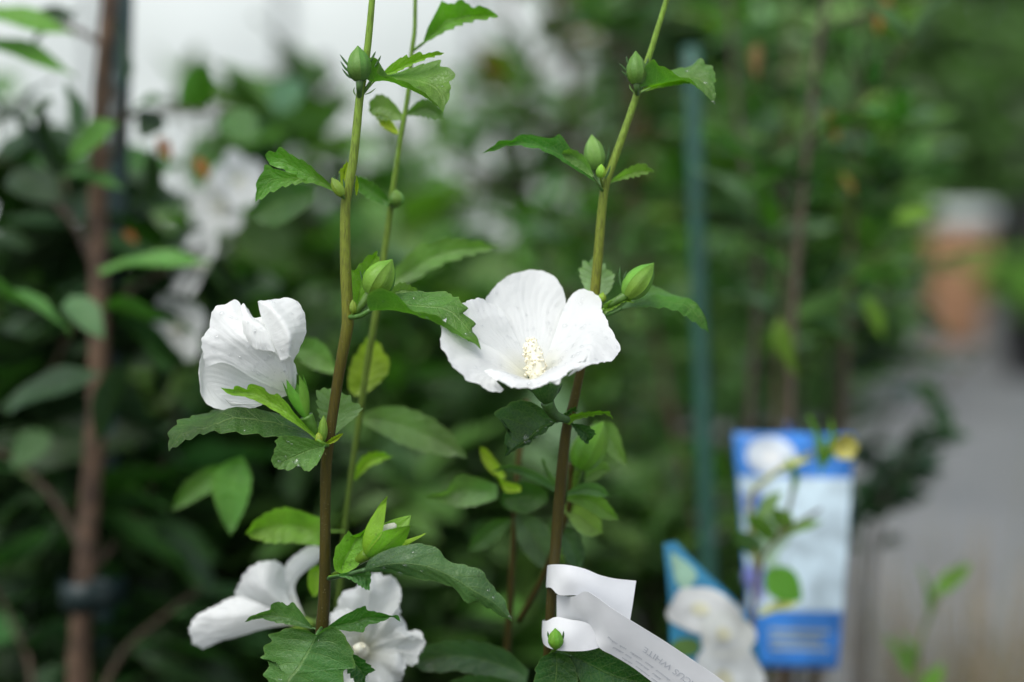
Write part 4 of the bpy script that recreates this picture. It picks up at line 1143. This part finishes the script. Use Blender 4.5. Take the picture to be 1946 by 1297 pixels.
pl, pt2, cardo2 = label_card('picture_label', [(1262,1028,0.765), (1290,1028,0.772), (1480,1420,0.79), (1272,1420,0.765)],
                    'pointed plant label picturing large white flowers under a teal top', 'label', 0, color=(0.04, 0.27, 0.46),
                    right=[(1284,1030,0.772),(1312,1062,0.774),(1350,1100,0.776),(1392,1142,0.778),(1420,1185,0.780),(1436,1240,0.782),(1446,1320,0.786),(1452,1420,0.79)])
tube('label_stem', [P(1366, 1415, 0.782), (0.113, 0.80, 0.3), (0.112, 0.815, 0.12)], [0.0016], M['stake'], pl, n=8, color=(0.05, 0.2, 0.1))
patch('printed_leaves', pt2, blob_poly(0.42, 0.16, 0.30, 0.10, 3, 0.15), (0.34, 0.56, 0.40), pl, 0.0008)
for (cu, cv, ru, rv, cc) in ((0.46, 0.385, 0.50, 0.125, (0.80, 0.81, 0.78)), (0.66, 0.52, 0.33, 0.12, (0.76, 0.78, 0.72)), (0.60, 0.72, 0.40, 0.17, (0.80, 0.83, 0.80))):
    f_ = patch('printed_bloom', pt2, blob_poly(cu, cv, ru, rv, 5, 0.05, rot=cu * 9), cc, pl, 0.0010 + 0.0003 * (cv > 0.45))
    patch('bloom_centre', pt2, blob_poly(cu - 0.05, cv, ru * 0.25, rv * 0.28), (0.80, 0.78, 0.55), f_, 0.0018)
patch('printed_leaves', pt2, blob_poly(0.14, 0.56, 0.14, 0.05, 2, 0.2), (0.12, 0.24, 0.05), pl, 0.0020)

# =================================================================== LEFT STAKED TREE
random.seed(21)
D1 = 0.90
tree_pts = [(214,-120,D1),(206,40,D1),(192,200,D1),(186,400,D1),(188,560,D1),(186,760,D1),(172,940,D1),(162,1100,D1),(150,1297,D1+0.01)]
tw_pts = [P(*q) for q in tree_pts]
tx, ty = float(tw_pts[-1][0]) - 0.01, float(tw_pts[-1][1]) + 0.05
tree = empty('staked_tree', (tx, ty, 0), 'young tree with brown trunk and broad dark glossy leaves tied to a stake', 'tree')
sz = pot_geo(tree, tx, ty, 0.16, 0.28)
tube('trunk', [(tx, ty, sz - 0.03)] + list(reversed(tw_pts)), [0.0082, 0.0078, 0.0075, 0.0072, 0.0068, 0.0066, 0.0062, 0.006, 0.0056, 0.0052], M['bark'], tree, n=14, seg=80, wob=0.25)
branches = [[(165,1060),(110,960),(30,880),(-60,830)], [(168,1090),(250,990),(310,880),(345,780)], [(130,1500),(220,1260),(300,1180),(380,1120)],
            [(185,500),(120,400),(50,330),(-60,285)], [(188,330),(225,270),(228,200),(206,150)], [(186,520),(150,450),(130,390),(120,330)], [(186,560),(130,640),(100,700),(40,760)],
            [(30,1500),(60,1290),(20,1180),(-20,1100)], [(190,230),(280,215),(350,210),(440,215)], [(200,90),(150,60),(90,40),(-40,30)], [(186,600),(240,560),(300,520),(380,470)]]
bw = []
for i, b in enumerate(branches):
    dd = [0.0, 0.03, 0.06, 0.08] if i % 2 else [0.0, 0.015, 0.025, 0.03]
    pts = [P(q[0], q[1], D1 + dd[k]) for k, q in enumerate(b)]
    tube('branch', pts, [0.0034 if i < 3 else 0.0024, 0.0024, 0.0018, 0.001], M['twig'], tree, n=8, wob=0.15, color=(0.07, 0.045, 0.026))
    bw.append(catmull(pts, 30))
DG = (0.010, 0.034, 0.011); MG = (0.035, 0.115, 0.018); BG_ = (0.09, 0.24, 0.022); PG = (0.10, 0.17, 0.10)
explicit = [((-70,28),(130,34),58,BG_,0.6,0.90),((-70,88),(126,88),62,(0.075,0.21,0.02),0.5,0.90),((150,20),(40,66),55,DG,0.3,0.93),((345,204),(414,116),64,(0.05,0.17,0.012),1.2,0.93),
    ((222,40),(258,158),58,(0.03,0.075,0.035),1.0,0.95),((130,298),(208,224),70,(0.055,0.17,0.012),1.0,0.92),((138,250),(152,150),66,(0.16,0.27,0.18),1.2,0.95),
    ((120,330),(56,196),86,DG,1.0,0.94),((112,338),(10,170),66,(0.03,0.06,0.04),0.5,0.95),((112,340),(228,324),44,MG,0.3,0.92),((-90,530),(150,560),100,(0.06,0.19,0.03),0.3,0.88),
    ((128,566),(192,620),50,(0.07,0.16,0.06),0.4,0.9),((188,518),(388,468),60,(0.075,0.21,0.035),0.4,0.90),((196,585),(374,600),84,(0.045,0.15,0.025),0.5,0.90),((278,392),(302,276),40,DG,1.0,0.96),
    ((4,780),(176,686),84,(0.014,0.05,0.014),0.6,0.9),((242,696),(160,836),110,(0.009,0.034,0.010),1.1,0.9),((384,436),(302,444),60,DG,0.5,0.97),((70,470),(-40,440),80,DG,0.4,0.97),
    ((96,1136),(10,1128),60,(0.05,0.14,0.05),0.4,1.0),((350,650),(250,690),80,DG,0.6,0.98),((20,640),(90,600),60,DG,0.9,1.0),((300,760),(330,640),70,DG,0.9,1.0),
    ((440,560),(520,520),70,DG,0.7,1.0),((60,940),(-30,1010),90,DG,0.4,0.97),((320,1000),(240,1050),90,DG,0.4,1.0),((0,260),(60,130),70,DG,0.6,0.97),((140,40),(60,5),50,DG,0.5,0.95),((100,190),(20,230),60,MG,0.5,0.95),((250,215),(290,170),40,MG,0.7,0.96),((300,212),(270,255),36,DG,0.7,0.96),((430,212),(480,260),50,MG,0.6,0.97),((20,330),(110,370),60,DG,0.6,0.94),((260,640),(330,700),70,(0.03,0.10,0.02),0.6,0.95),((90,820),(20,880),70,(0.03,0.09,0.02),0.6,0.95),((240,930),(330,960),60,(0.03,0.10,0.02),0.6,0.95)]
for (a, b, w, c, roll, d) in explicit:
    L = math.hypot(b[0]-a[0], b[1]-a[1])
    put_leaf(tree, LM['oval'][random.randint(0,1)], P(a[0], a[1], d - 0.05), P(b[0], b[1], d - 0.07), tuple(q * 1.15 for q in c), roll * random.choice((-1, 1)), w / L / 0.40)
for k in range(265):
    c = random.choice([bw[q] for q in (0, 1, 2, 3, 5, 6, 7, 10, 0, 1, 2, 6)]); i = random.randint(4, 29); b = c[i]
    a = random.uniform(0, 6.28)
    L = random.uniform(0.06, 0.1)
    dv = np.array([math.cos(a), abs(math.sin(a)) * 0.9 + 0.1, random.uniform(-0.7, 0.4)]); dv /= np.linalg.norm(dv)
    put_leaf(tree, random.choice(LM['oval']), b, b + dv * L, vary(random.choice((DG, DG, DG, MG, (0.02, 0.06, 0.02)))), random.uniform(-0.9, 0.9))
for (a, b) in (((300,262),(326,302)),((318,262),(298,296)),((372,300),(396,340)),((235,440),(262,460))):
    put_leaf(tree, LM['oval'][0], P(*a, 0.90), P(*b, 0.90), (0.34, 0.10, 0.015), 0.8, 1.3)
stk = empty('tree_stake', (float(P(222,1297,0.945)[0]), float(P(222,1297,0.945)[1]), 0), 'dark green plastic stake behind the brown tree trunk', 'stake')
p0, p1 = P(240,-150,0.945), P(196,1297,0.945)
dirn = (p1 - p0) / (p1[2] - p0[2])
foot_ = p0 + dirn * (0.02 - p0[2])
tube('stake_rod', [p0, (p0 + foot_) / 2, foot_], [0.0062] * 3, M['stake'], stk, n=12, seg=40, color=(0.011, 0.042, 0.040))
tie = empty('tree_tie', P(176,1120,0.92), 'dark tie strap binding the brown trunk to the green stake', 'tie')
ring = []
for k in range(24):
    t = 2 * math.pi * k / 24
    c = P(180, 1120, 0.922)
    ring.append(c + CX * (0.020 * math.cos(t)) + CF * (0.034 * math.sin(t)))
v = [q + np.array([0, 0, h]) for h in (-0.009, 0.009) for q in ring]
o = mk('strap', v, grid_faces(2, 24, True), M['stake'], tie, None, (0.008, 0.022, 0.022))
s = o.modifiers.new('thickness', 'SOLIDIFY'); s.thickness = 0.0012
c = P(190, 1121, 0.886)
box('buckle', c[0]-0.006, c[0]+0.006, c[1]-0.002, c[1]+0.001, c[2]-0.007, c[2]+0.007, M['stake'], tie, (0.008, 0.02, 0.02), bevel=0.002)

# =================================================================== RIGHT SHRUB WITH TEAL STAKE
def px_x(px, d): return (px - 973) * d / FPX
rs_d = 1.02
canes = [cane_px([(1500,1300,0.93),(1502,820,0.93),(1508,600,0.94),(1530,330,0.95),(1560,60,0.98),(1600,-150,1.0)]),
         cane_px([(1440,1300,1.0),(1420,900,1.02),(1440,500,1.05),(1400,200,1.1),(1380,-120,1.12)]),
         cane_px([(1560,1250,1.05),(1600,800,1.1),(1620,400,1.15),(1640,60,1.15),(1650,-150,1.2)]),
         cane_px([(1380,1300,1.1),(1300,900,1.2),(1240,600,1.25),(1200,300,1.3),(1180,0,1.3)]),
         cane_px([(1480,1300,1.1),(1480,700,1.25),(1500,400,1.3),(1500,0,1.35)])]
RG = [(0.035,0.10,0.02),(0.06,0.16,0.03),(0.03,0.085,0.025),(0.09,0.20,0.03),(0.07,0.13,0.06),(0.11,0.17,0.10),(0.02,0.06,0.015)]
zf = lambda py, d: float(P(0, py, d)[2])
rsh = shrub('staked_shrub', 'leafy shrub with reddish brown stems and small green leaves beside a teal stake', 'shrub', px_x(1490, 0.95), 1.02, canes, 298, 0.052, RG, 'lance',
            (0.075, 0.042, 0.02), (0.05, 0.15), 16, pot_r=0.085, cane_r=0.0042, leaf_z=(zf(770, 1.0), 9))
for (a, b, cc, d) in (((1690,-10),(1660,60),(0.30,0.11,0.02),0.95),((1570,210),(1600,270),(0.30,0.16,0.02),0.95),((1600,330),(1630,370),(0.28,0.18,0.03),0.97),((1440,80),(1430,150),(0.25,0.14,0.06),1.0),
                    ((1480,600),(1500,720),(0.14,0.25,0.03),0.9),((1640,560),(1690,640),(0.16,0.32,0.02),1.0),((1700,420),(1780,390),(0.16,0.32,0.02),1.05)):
    put_leaf(rsh, LM['lance'][0], P(*a, d), P(*b, d), cc, 0.9, 1.3)
stk2 = empty('shrub_stake', (float(P(1345,1297,1.06)[0]), float(P(1345,1297,1.06)[1]), 0), 'slim teal green garden stake standing in the leafy shrub', 'stake')
p0, p1 = P(1314,90,1.06), P(1346,1110,1.06)
dirn = (p1 - p0) / (p1[2] - p0[2])
foot_ = p0 + dirn * (0.01 - p0[2])
tube('stake_rod', [p0, (p0 + foot_) / 2, foot_], [0.0062] * 3, M['stake'], stk2, n=12, seg=40, wob=0.1, color=(0.022, 0.10, 0.070))

# twiggy plant in front of the blue label
sp = empty('young_shrub', (0.12, 0.84, 0), 'young twiggy shrub with yellow green leaves in front of the blue label', 'shrub')
spz = pot_geo(sp, 0.12, 0.84, 0.065, 0.16)
d_ = 0.815
tube('stem', [(0.12, 0.84, spz - 0.02), P(1420,1400,0.80), P(1440,1090,d_), P(1480,1020,d_), P(1560,968,d_)], [0.003, 0.0026, 0.0022, 0.0018, 0.001], M['twig'], sp, n=8, color=(0.10, 0.075, 0.04))
tube('twig', [P(1440,1090,d_), P(1425,960,d_), P(1440,925,d_), P(1530,866,d_), P(1612,846,d_)], [0.002, 0.0016, 0.0014, 0.0012, 0.0009], M['twig'], sp, n=7, color=(0.30, 0.30, 0.08))
tube('twig', [P(1480,1022,d_), P(1500,960,d_), P(1512,890,d_)], [0.0016, 0.0013, 0.001], M['twig'], sp, n=7, color=(0.14, 0.16, 0.04))
for (a, b, w, cc, roll) in (((1450,915),(1540,862),26,(0.42,0.42,0.10),0.2),((1560,905),(1552,790),40,(0.11,0.26,0.02),1.1),((1565,890),(1590,800),34,(0.13,0.28,0.02),0.9),((1512,940),(1505,870),26,(0.10,0.24,0.02),1.1),
                     ((1455,1085),(1525,1140),60,(0.06,0.19,0.012),1.0),((1440,1170),(1515,1140),34,(0.45,0.44,0.16),0.3),((1470,1030),(1420,970),34,(0.10,0.20,0.03),0.8),((1500,1010),(1470,960),30,(0.14,0.24,0.05),0.8),
                     ((1485,1020),(1560,985),26,(0.10,0.18,0.05),0.6),((1440,1060),(1400,1000),40,(0.07,0.14,0.06),0.6),((1436,1000),(1480,930),36,(0.12,0.20,0.07),0.8)):
    L = math.hypot(b[0]-a[0], b[1]-a[1])
    put_leaf(sp, LM['round'][0], P(*a, d_), P(*b, d_ - 0.008), tuple(q * 1.4 for q in cc), roll, w / L / 0.55)
# yellow bloom at the twig end
mbx = empty_ = bpy.data.objects.new('flower', None); col.objects.link(empty_); empty_.parent = sp; empty_.matrix_parent_inverse = Matrix.Translation(-Vector(sp.location)); empty_['label'] = 'small yellow bloom at the twig tip'
cy = P(1604, 850, d_)
for k in range(6):
    t = k * math.pi / 3
    v = []
    for i in range(5):
        for s in (-1, 0, 1):
            u = i / 4
            r = 0.0075 * u; w = 0.0042 * math.sin(math.pi * (0.1 + 0.8 * u))
            v.append(cy + CX * (r * math.cos(t) - s * w * math.sin(t)) + CU * (r * math.sin(t) + s * w * math.cos(t)) - CF * (0.004 * u * u - 0.001 * abs(s)))
    mk('petal', v, grid_faces(5, 3), M['greenpart'], empty_, None, (0.55, 0.50, 0.10))

# =================================================================== PLANTS BEHIND
def bg_shrub(px, d, top_py, n_canes, n_leaf, leaf_len, colors, label, kind='lance', spread_px=110, twigs=9, name='shrub', group='potted shrubs in rows behind the hibiscus', cane_r=0.004, tw=(0.06, 0.2), tcol=(0.045,0.038,0.018), low=1400, pot_r=0.14):
    X, Y = px_x(px, d), d * math.cos(PITCH)
    cs = []
    for i in range(n_canes):
        q = px + random.uniform(-spread_px, spread_px)
        dd = d + random.uniform(-0.08, 0.12)
        cs.append([P(px + (q - px) * 0.4, 1250, dd), P(px + (q - px) * 0.75, 800 if top_py < 700 else 1000, dd), P(q, top_py + random.uniform(-40, 90), dd)])
    return shrub(name, label, 'shrub', X, Y, cs, n_leaf, leaf_len, colors, kind, tcol, tw, twigs, group=None, pot_r=pot_r, cane_r=cane_r, leaf_z=(zf(low, d), 9))
dk = [(0.014,0.04,0.008),(0.024,0.06,0.012),(0.036,0.09,0.016),(0.022,0.05,0.014)]
md = [(0.08,0.165,0.03),(0.12,0.22,0.035),(0.055,0.12,0.024),(0.15,0.21,0.08)]
lt = [(0.22,0.36,0.12),(0.26,0.40,0.09),(0.24,0.34,0.16),(0.10,0.20,0.05),(0.08,0.18,0.03),(0.13,0.22,0.08),(0.06,0.14,0.03),(0.14,0.24,0.05)]
bg_shrub(60, 1.35, 520, 4, 290, 0.10, dk, 'tall dark leaved shrub behind the staked tree trunk', 'oval', 200)
bg_shrub(330, 1.45, 470, 4, 295, 0.095, dk + md, 'dark bushy shrub between the staked tree and the hibiscus', 'oval', 170)
bg_shrub(620, 1.35, 560, 5, 295, 0.085, md, 'mid green shrub directly behind the left hibiscus cane', 'lance', 170)
bg_shrub(880, 1.45, 420, 6, 298, 0.08, lt + md, 'light green airy shrub behind and between the two hibiscus canes', 'round', 170)
bg_shrub(1120, 1.4, 600, 5, 295, 0.075, md + lt, 'green shrub behind the open flower', 'lance', 150)
bg_shrub(720, 2.1, 350, 6, 298, 0.10, lt, 'pale green shrub standing in front of the polytunnel', 'round', 240)
bg_shrub(250, 2.2, 480, 5, 298, 0.11, md + dk, 'broad green shrub in front of the polytunnel beside the staked tree', 'oval', 260)
bg_shrub(1010, 2.4, 330, 6, 298, 0.11, md + lt, 'tall mid green shrub beyond the red stemmed shrub', 'lance', 200)
bg_shrub(1300, 1.7, 150, 7, 298, 0.095, md + lt, 'tall green shrub behind the teal stake', 'lance', 190)
bg_shrub(1500, 1.55, 100, 7, 298, 0.085, md + lt, 'tall green shrub behind the blue label', 'lance', 130, low=760, tw=(0.05, 0.13))
bg_shrub(300, 1.15, 960, 5, 270, 0.085, dk, 'low dark shrub at the foot of the staked tree', 'oval', 240, tw=(0.05, 0.14))
bg_shrub(820, 1.12, 1000, 5, 270, 0.075, dk + md + md, 'low dark shrub beneath the hibiscus flowers', 'oval', 240, tw=(0.05, 0.14))
bg_shrub(1240, 1.25, 960, 5, 270, 0.065, md + dk, 'low mid green shrub beside the white flower label', 'lance', 130, tw=(0.05, 0.12))
bg_shrub(480, 1.7, 190, 5, 210, 0.085, md + dk, 'tall sparse green shrub against the polytunnel sheets', 'lance', 190, twigs=6, low=620)
bg_shrub(840, 1.9, 130, 5, 110, 0.085, lt + md, 'tall thin shrub against the polytunnel beside the rear hibiscus cane', 'lance', 150, twigs=6, low=620)
bg_shrub(-420, 1.5, 300, 4, 230, 0.10, dk + md, 'bushy dark shrub farther along the row beyond the staked tree', 'oval', 230)
bg_shrub(-330, 2.3, 330, 4, 230, 0.11, md + dk, 'broad shrub near the polytunnel beyond the staked tree', 'lance', 260)
# red stemmed tree between the canes
rt = shrub('red_stemmed_shrub', 'tall shrub with a dark red stem and bronze leaves between the two hibiscus canes', 'shrub', px_x(1130, 1.75), 1.75,
           [cane_px([(1130,1200,1.75),(1110,600,1.75),(1100,350,1.75),(1085,100,1.75),(1070,-150,1.75)]), cane_px([(1150,1200,1.8),(1180,600,1.85),(1200,200,1.9),(1210,-150,1.9)]), cane_px([(1100,1200,1.8),(1020,500,1.85),(980,200,1.9),(960,-150,1.9)])],
           280, 0.085, [(0.05,0.12,0.03),(0.04,0.10,0.03),(0.16,0.08,0.02),(0.08,0.16,0.05),(0.10,0.07,0.03)], 'lance', (0.12, 0.035, 0.03), (0.08, 0.25), 12, cane_r=0.011)
# hibiscus with blurred white blooms at the left
hb = shrub('hibiscus_shrub', 'blurred hibiscus shrub with several white blooms beside the staked tree', 'shrub', px_x(430, 1.12), 1.12,
           [cane_px([(430,1300,1.12),(420,700,1.12),(450,350,1.12),(470,180,1.14)]), cane_px([(420,1300,1.15),(380,700,1.15),(360,400,1.16)]), cane_px([(450,1300,1.15),(520,700,1.17),(560,330,1.17)])],
           200, 0.065, md + [(0.12,0.22,0.10)], 'round', (0.08, 0.08, 0.03), (0.04, 0.1), 8, cane_r=0.003)
def simple_flower(root, px, py, d, size, axis, label=None):
    c = P(px, py, d); ax = np.array(axis, float); ax /= np.linalg.norm(ax)
    a1 = np.cross(ax, [0.2, 0.1, 1]); a1 /= np.linalg.norm(a1); a2 = np.cross(ax, a1)
    fo = bpy.data.objects.new('flower', None); col.objects.link(fo); fo.parent = root
    fo.matrix_parent_inverse = Matrix.Translation(-Vector(root.location))
    if label: fo['label'] = label
    for k in range(5):
        t0 = 2 * math.pi * k / 5; v, uv = [], []
        for i in range(8):
            u = i / 7
            for j in range(9):
                s = -1 + 2 * j / 8
                th = t0 + s * 0.72 * (0.5 + 0.5 * math.sin(math.pi * (0.1 + 0.8 * u)))
                r = size * u * (1 - 0.12 * s * s * u)
                v.append(c + (a1 * math.cos(th) + a2 * math.sin(th)) * r + ax * (size * (0.75 * u - 0.35 * u * u + 0.05 * s)))
                uv.append((u, 0.5 + 0.5 * s))
        mk('petal', v, grid_faces(8, 9), M['petal'], fo, uv)
    tube('stamen_column', [c, c + ax * size * 0.55], [size * 0.06, size * 0.05], M['column'], fo, n=8)
    tube('stalk', [c - ax * size * 0.5 + np.array([0, 0, -0.01]), c], [0.0015, 0.004], M['greenpart'], fo, n=7, color=(0.06, 0.15, 0.03))
for (px, py, s, ax) in ((425,395,0.022,(-0.2,-1,0.2)),(445,350,0.022,(0.6,-0.6,0.3)),(395,510,0.030,(-0.7,-0.5,0.4)),(345,625,0.024,(-0.3,-1,0.1))  ):
    simple_flower(hb, px, py, 0.99 if py < 450 else 0.93, s, ax)

# cotoneaster-like arching twigs over the path
ct_ = shrub('arching_shrub', 'sparse shrub of thin arching twigs with tiny dark leaves over the grey path', 'shrub', px_x(1640, 1.2), 1.2,
            [cane_px([(1640,1250,1.2),(1665,980,1.16),(1760,790,1.14),(1895,645,1.14)]), cane_px([(1630,1250,1.2),(1640,980,1.2),(1690,780,1.18),(1790,610,1.18)]), cane_px([(1650,1250,1.2),(1660,1080,1.15),(1690,920,1.12),(1740,850,1.12)]), cane_px([(1620,1250,1.2),(1610,900,1.22),(1620,720,1.22),(1680,560,1.22)])],
            170, 0.027, [(0.02,0.06,0.025),(0.03,0.085,0.035),(0.012,0.04,0.015),(0.10,0.16,0.12)], 'round', (0.20,0.15,0.12), (0.03, 0.08), 8, cane_r=0.0022, leaf_z=(zf(1040, 1.2), 9), pot_r=0.08)
# dry grass clump, bottom right
gx, gy = px_x(1910, 1.25), 1.25
gr = empty('grass_clump', (gx, gy, 0), 'dry straw brown ornamental grass clump beside the grey path', 'grass')
gz = pot_geo(gr, gx, gy, 0.12, 0.2)
for cidx, cc in enumerate(((0.42,0.32,0.18),(0.30,0.23,0.12),(0.22,0.22,0.09))):
    mb = MB()
    for k in range(420):
        a = random.uniform(0, 6.28); r = random.uniform(0, 0.09)
        b = np.array([gx + r * math.cos(a), gy + r * math.sin(a), gz - 0.01])
        L = random.uniform(0.26, 0.47) if k % 60 else random.uniform(0.5, 0.66)
        lean = random.uniform(0.05, 0.42)
        a2_ = a + random.uniform(-0.6, 0.6)
        w = random.uniform(0.0007, 0.0015)
        side = np.array([-math.sin(a2_), math.cos(a2_), 0])
        v = []
        for i in range(6):
            u = i / 5
            p = b + np.array([math.cos(a2_), math.sin(a2_), 0]) * L * lean * u * u * 1.3 + np.array([0, 0, 1]) * L * (u - 0.25 * lean * u * u)
            v += [p - side * w * (1 - 0.85 * u), p + side * w * (1 - 0.85 * u)]
        mb.add(v, grid_faces(6, 2))
    tag(mb.build('blades', M['grass'], gr, color=cc), kind='stuff')
# bright sprig, bottom right
sg = empty('young_shrub', (px_x(1740, 0.95), 0.95, 0), 'small sprig with bright upright green leaves beside the dry grass', 'shrub')
sgz = pot_geo(sg, px_x(1740, 0.95), 0.95, 0.08, 0.16)
tube('stem', [(px_x(1740, 0.95), 0.95, sgz - 0.02), P(1745,1400,0.92), P(1745,1240,0.92), P(1775,1150,0.92), P(1830,1065,0.92)], [0.0022, 0.002, 0.0018, 0.0015, 0.001], M['twig'], sg, n=8, color=(0.12, 0.16, 0.04))
for (a, b, w, roll) in (((1768,1180),(1768,1080),48,1.0),((1778,1130),(1842,1066),36,0.7),((1735,1290),(1698,1206),44,0.9),((1742,1260),(1722,1200),30,1.0),((1750,1330),(1790,1260),36,0.8)):
    L = math.hypot(b[0]-a[0], b[1]-a[1])
    put_leaf(sg, LM['lance'][0], P(*a, 0.92), P(*b, 0.92), (0.10, 0.25, 0.02), roll, w / L / 0.3)

# far pot, planter and hedge
def lathe(name, x, y, prof, mat, parent, n=32, color=None):
    v = [(x + r * math.cos(2 * math.pi * k / n), y + r * math.sin(2 * math.pi * k / n), z) for r, z in prof for k in range(n)]
    return mk(name, v, grid_faces(len(prof), n, True), mat, parent, None, color)
tp_d = 7.6
tpx, tpy = px_x(1822, tp_d), tp_d
tp = empty('terracotta_pot', (tpx, tpy, 0), 'tall terracotta pot with a pale rim standing at the end of the path', 'pot')
terra = mat_plain('terracotta', (0.45, 0.24, 0.13), (0.36, 0.19, 0.10), rough=0.85, scale=9, bump=0.002)
lathe('pot', tpx, tpy, [(0.0, 0.007), (0.115, 0.008), (0.13, 0.06), (0.155, 0.35), (0.17, 0.60), (0.165, 0.63)], terra, tp)
lathe('rim', tpx, tpy, [(0.162, 0.63), (0.185, 0.635), (0.19, 0.68), (0.18, 0.73), (0.15, 0.735), (0.14, 0.70), (0.0, 0.69)], mat_plain('pale_rim', (0.52, 0.56, 0.55), rough=0.7, scale=12), tp)
bg_shrub2 = []
for (px, d, top, lab, cols, nl, sz_) in ((1990, 6.4, 505, 'bright lime green shrub beside the terracotta pot', [(0.16,0.34,0.02),(0.12,0.28,0.02),(0.2,0.36,0.04)], 150, 0.10),
                               (1670, 7.0, 440, 'yellow green shrub just behind the arching twigs by the path', [(0.14,0.28,0.03),(0.10,0.22,0.03)], 150, 0.10)):
    X = px_x(px, d)
    shrub('shrub', lab, 'shrub', X, d, [[(X + random.uniform(-.2,.2), d + random.uniform(-.2,.2), zf(top, d) * 0.6), (X + random.uniform(-.3,.3), d, zf(top, d))] for _ in range(7)], nl, sz_, cols, 'round', (0.08,0.06,0.03), (0.1,0.3), 5, cane_r=0.008, pot_r=0.2)
dp = empty('black_pot', (px_x(1990, 7.8), 7.8, 0), 'large black nursery pot beyond the terracotta pot', 'pot')
pot_geo(dp, px_x(1990, 7.8), 7.8, 0.26, 0.75)
# hedge closing the view on the right
def mass(name, label, cat, x0, x1, y0, y1, z1, n, size, cols, trunk=True, seed=1):
    rnd = random.Random(seed)
    root = empty(name, ((x0 + x1) / 2, (y0 + y1) / 2, 0), label, cat)
    xs = (x0 + x1) / 2
    for k in range(4 if trunk else 0):
        X = x0 + (x1 - x0) * (k + 0.5) / 4
        tube('trunk', [(X, (y0+y1)/2, -0.02), (X + 0.05, (y0+y1)/2, z1 * 0.5), (X - 0.05, (y0+y1)/2, z1 * 0.85)], [0.05, 0.04, 0.02], M['bark'], root, n=8)
    for ci, cc in enumerate(cols):
        mb = MB()
        for k in range(n // len(cols)):
            X, Z = rnd.uniform(x0, x1), rnd.uniform(0.05, z1)
            bulge = 0.35 * n3((X, 0, Z), 1.4, seed)
            Y = y0 + bulge + rnd.random() ** 2 * (y1 - y0)
            Z += 0.3 * n3((X, Y, 0), 1.1, seed + 5) * (Z / z1)
            a, b_ = rnd.uniform(0, 6.28), rnd.uniform(-0.9, 0.9)
            dv = np.array([math.cos(a) * math.cos(b_), math.sin(a) * math.cos(b_), math.sin(b_)])
            sd = np.cross(dv, [rnd.uniform(-1, 1), rnd.uniform(-1, 1), 1]); sd /= np.linalg.norm(sd) + 1e-9
            L = size * rnd.uniform(0.6, 1.3); p = np.array([X, Y, Z])
            mb.add([p, p + dv * L * 0.5 + sd * L * 0.28, p + dv * L, p + dv * L * 0.5 - sd * L * 0.28], [(0, 1, 2, 3)], [(0, .5), (.5, 1), (1, .5), (.5, 0)])
        tag(mb.build('crown', M['hedgeleaf'], root, color=cc, smooth=False), kind='stuff')
    return root
mass('hedge', 'tall clipped green hedge closing the view behind the path', 'hedge', 0.9, 8.0, 9.8, 11.2, 3.6, 20000, 0.24, [(0.20,0.40,0.10),(0.14,0.30,0.07),(0.28,0.46,0.18)])
mass('hedge', 'dark green bush mass left of the hedge behind the polytunnel corner', 'hedge', 0.35, 1.3, 5.2, 6.4, 2.0, 5000, 0.15, [(0.06,0.14,0.04),(0.09,0.18,0.05)], seed=4)
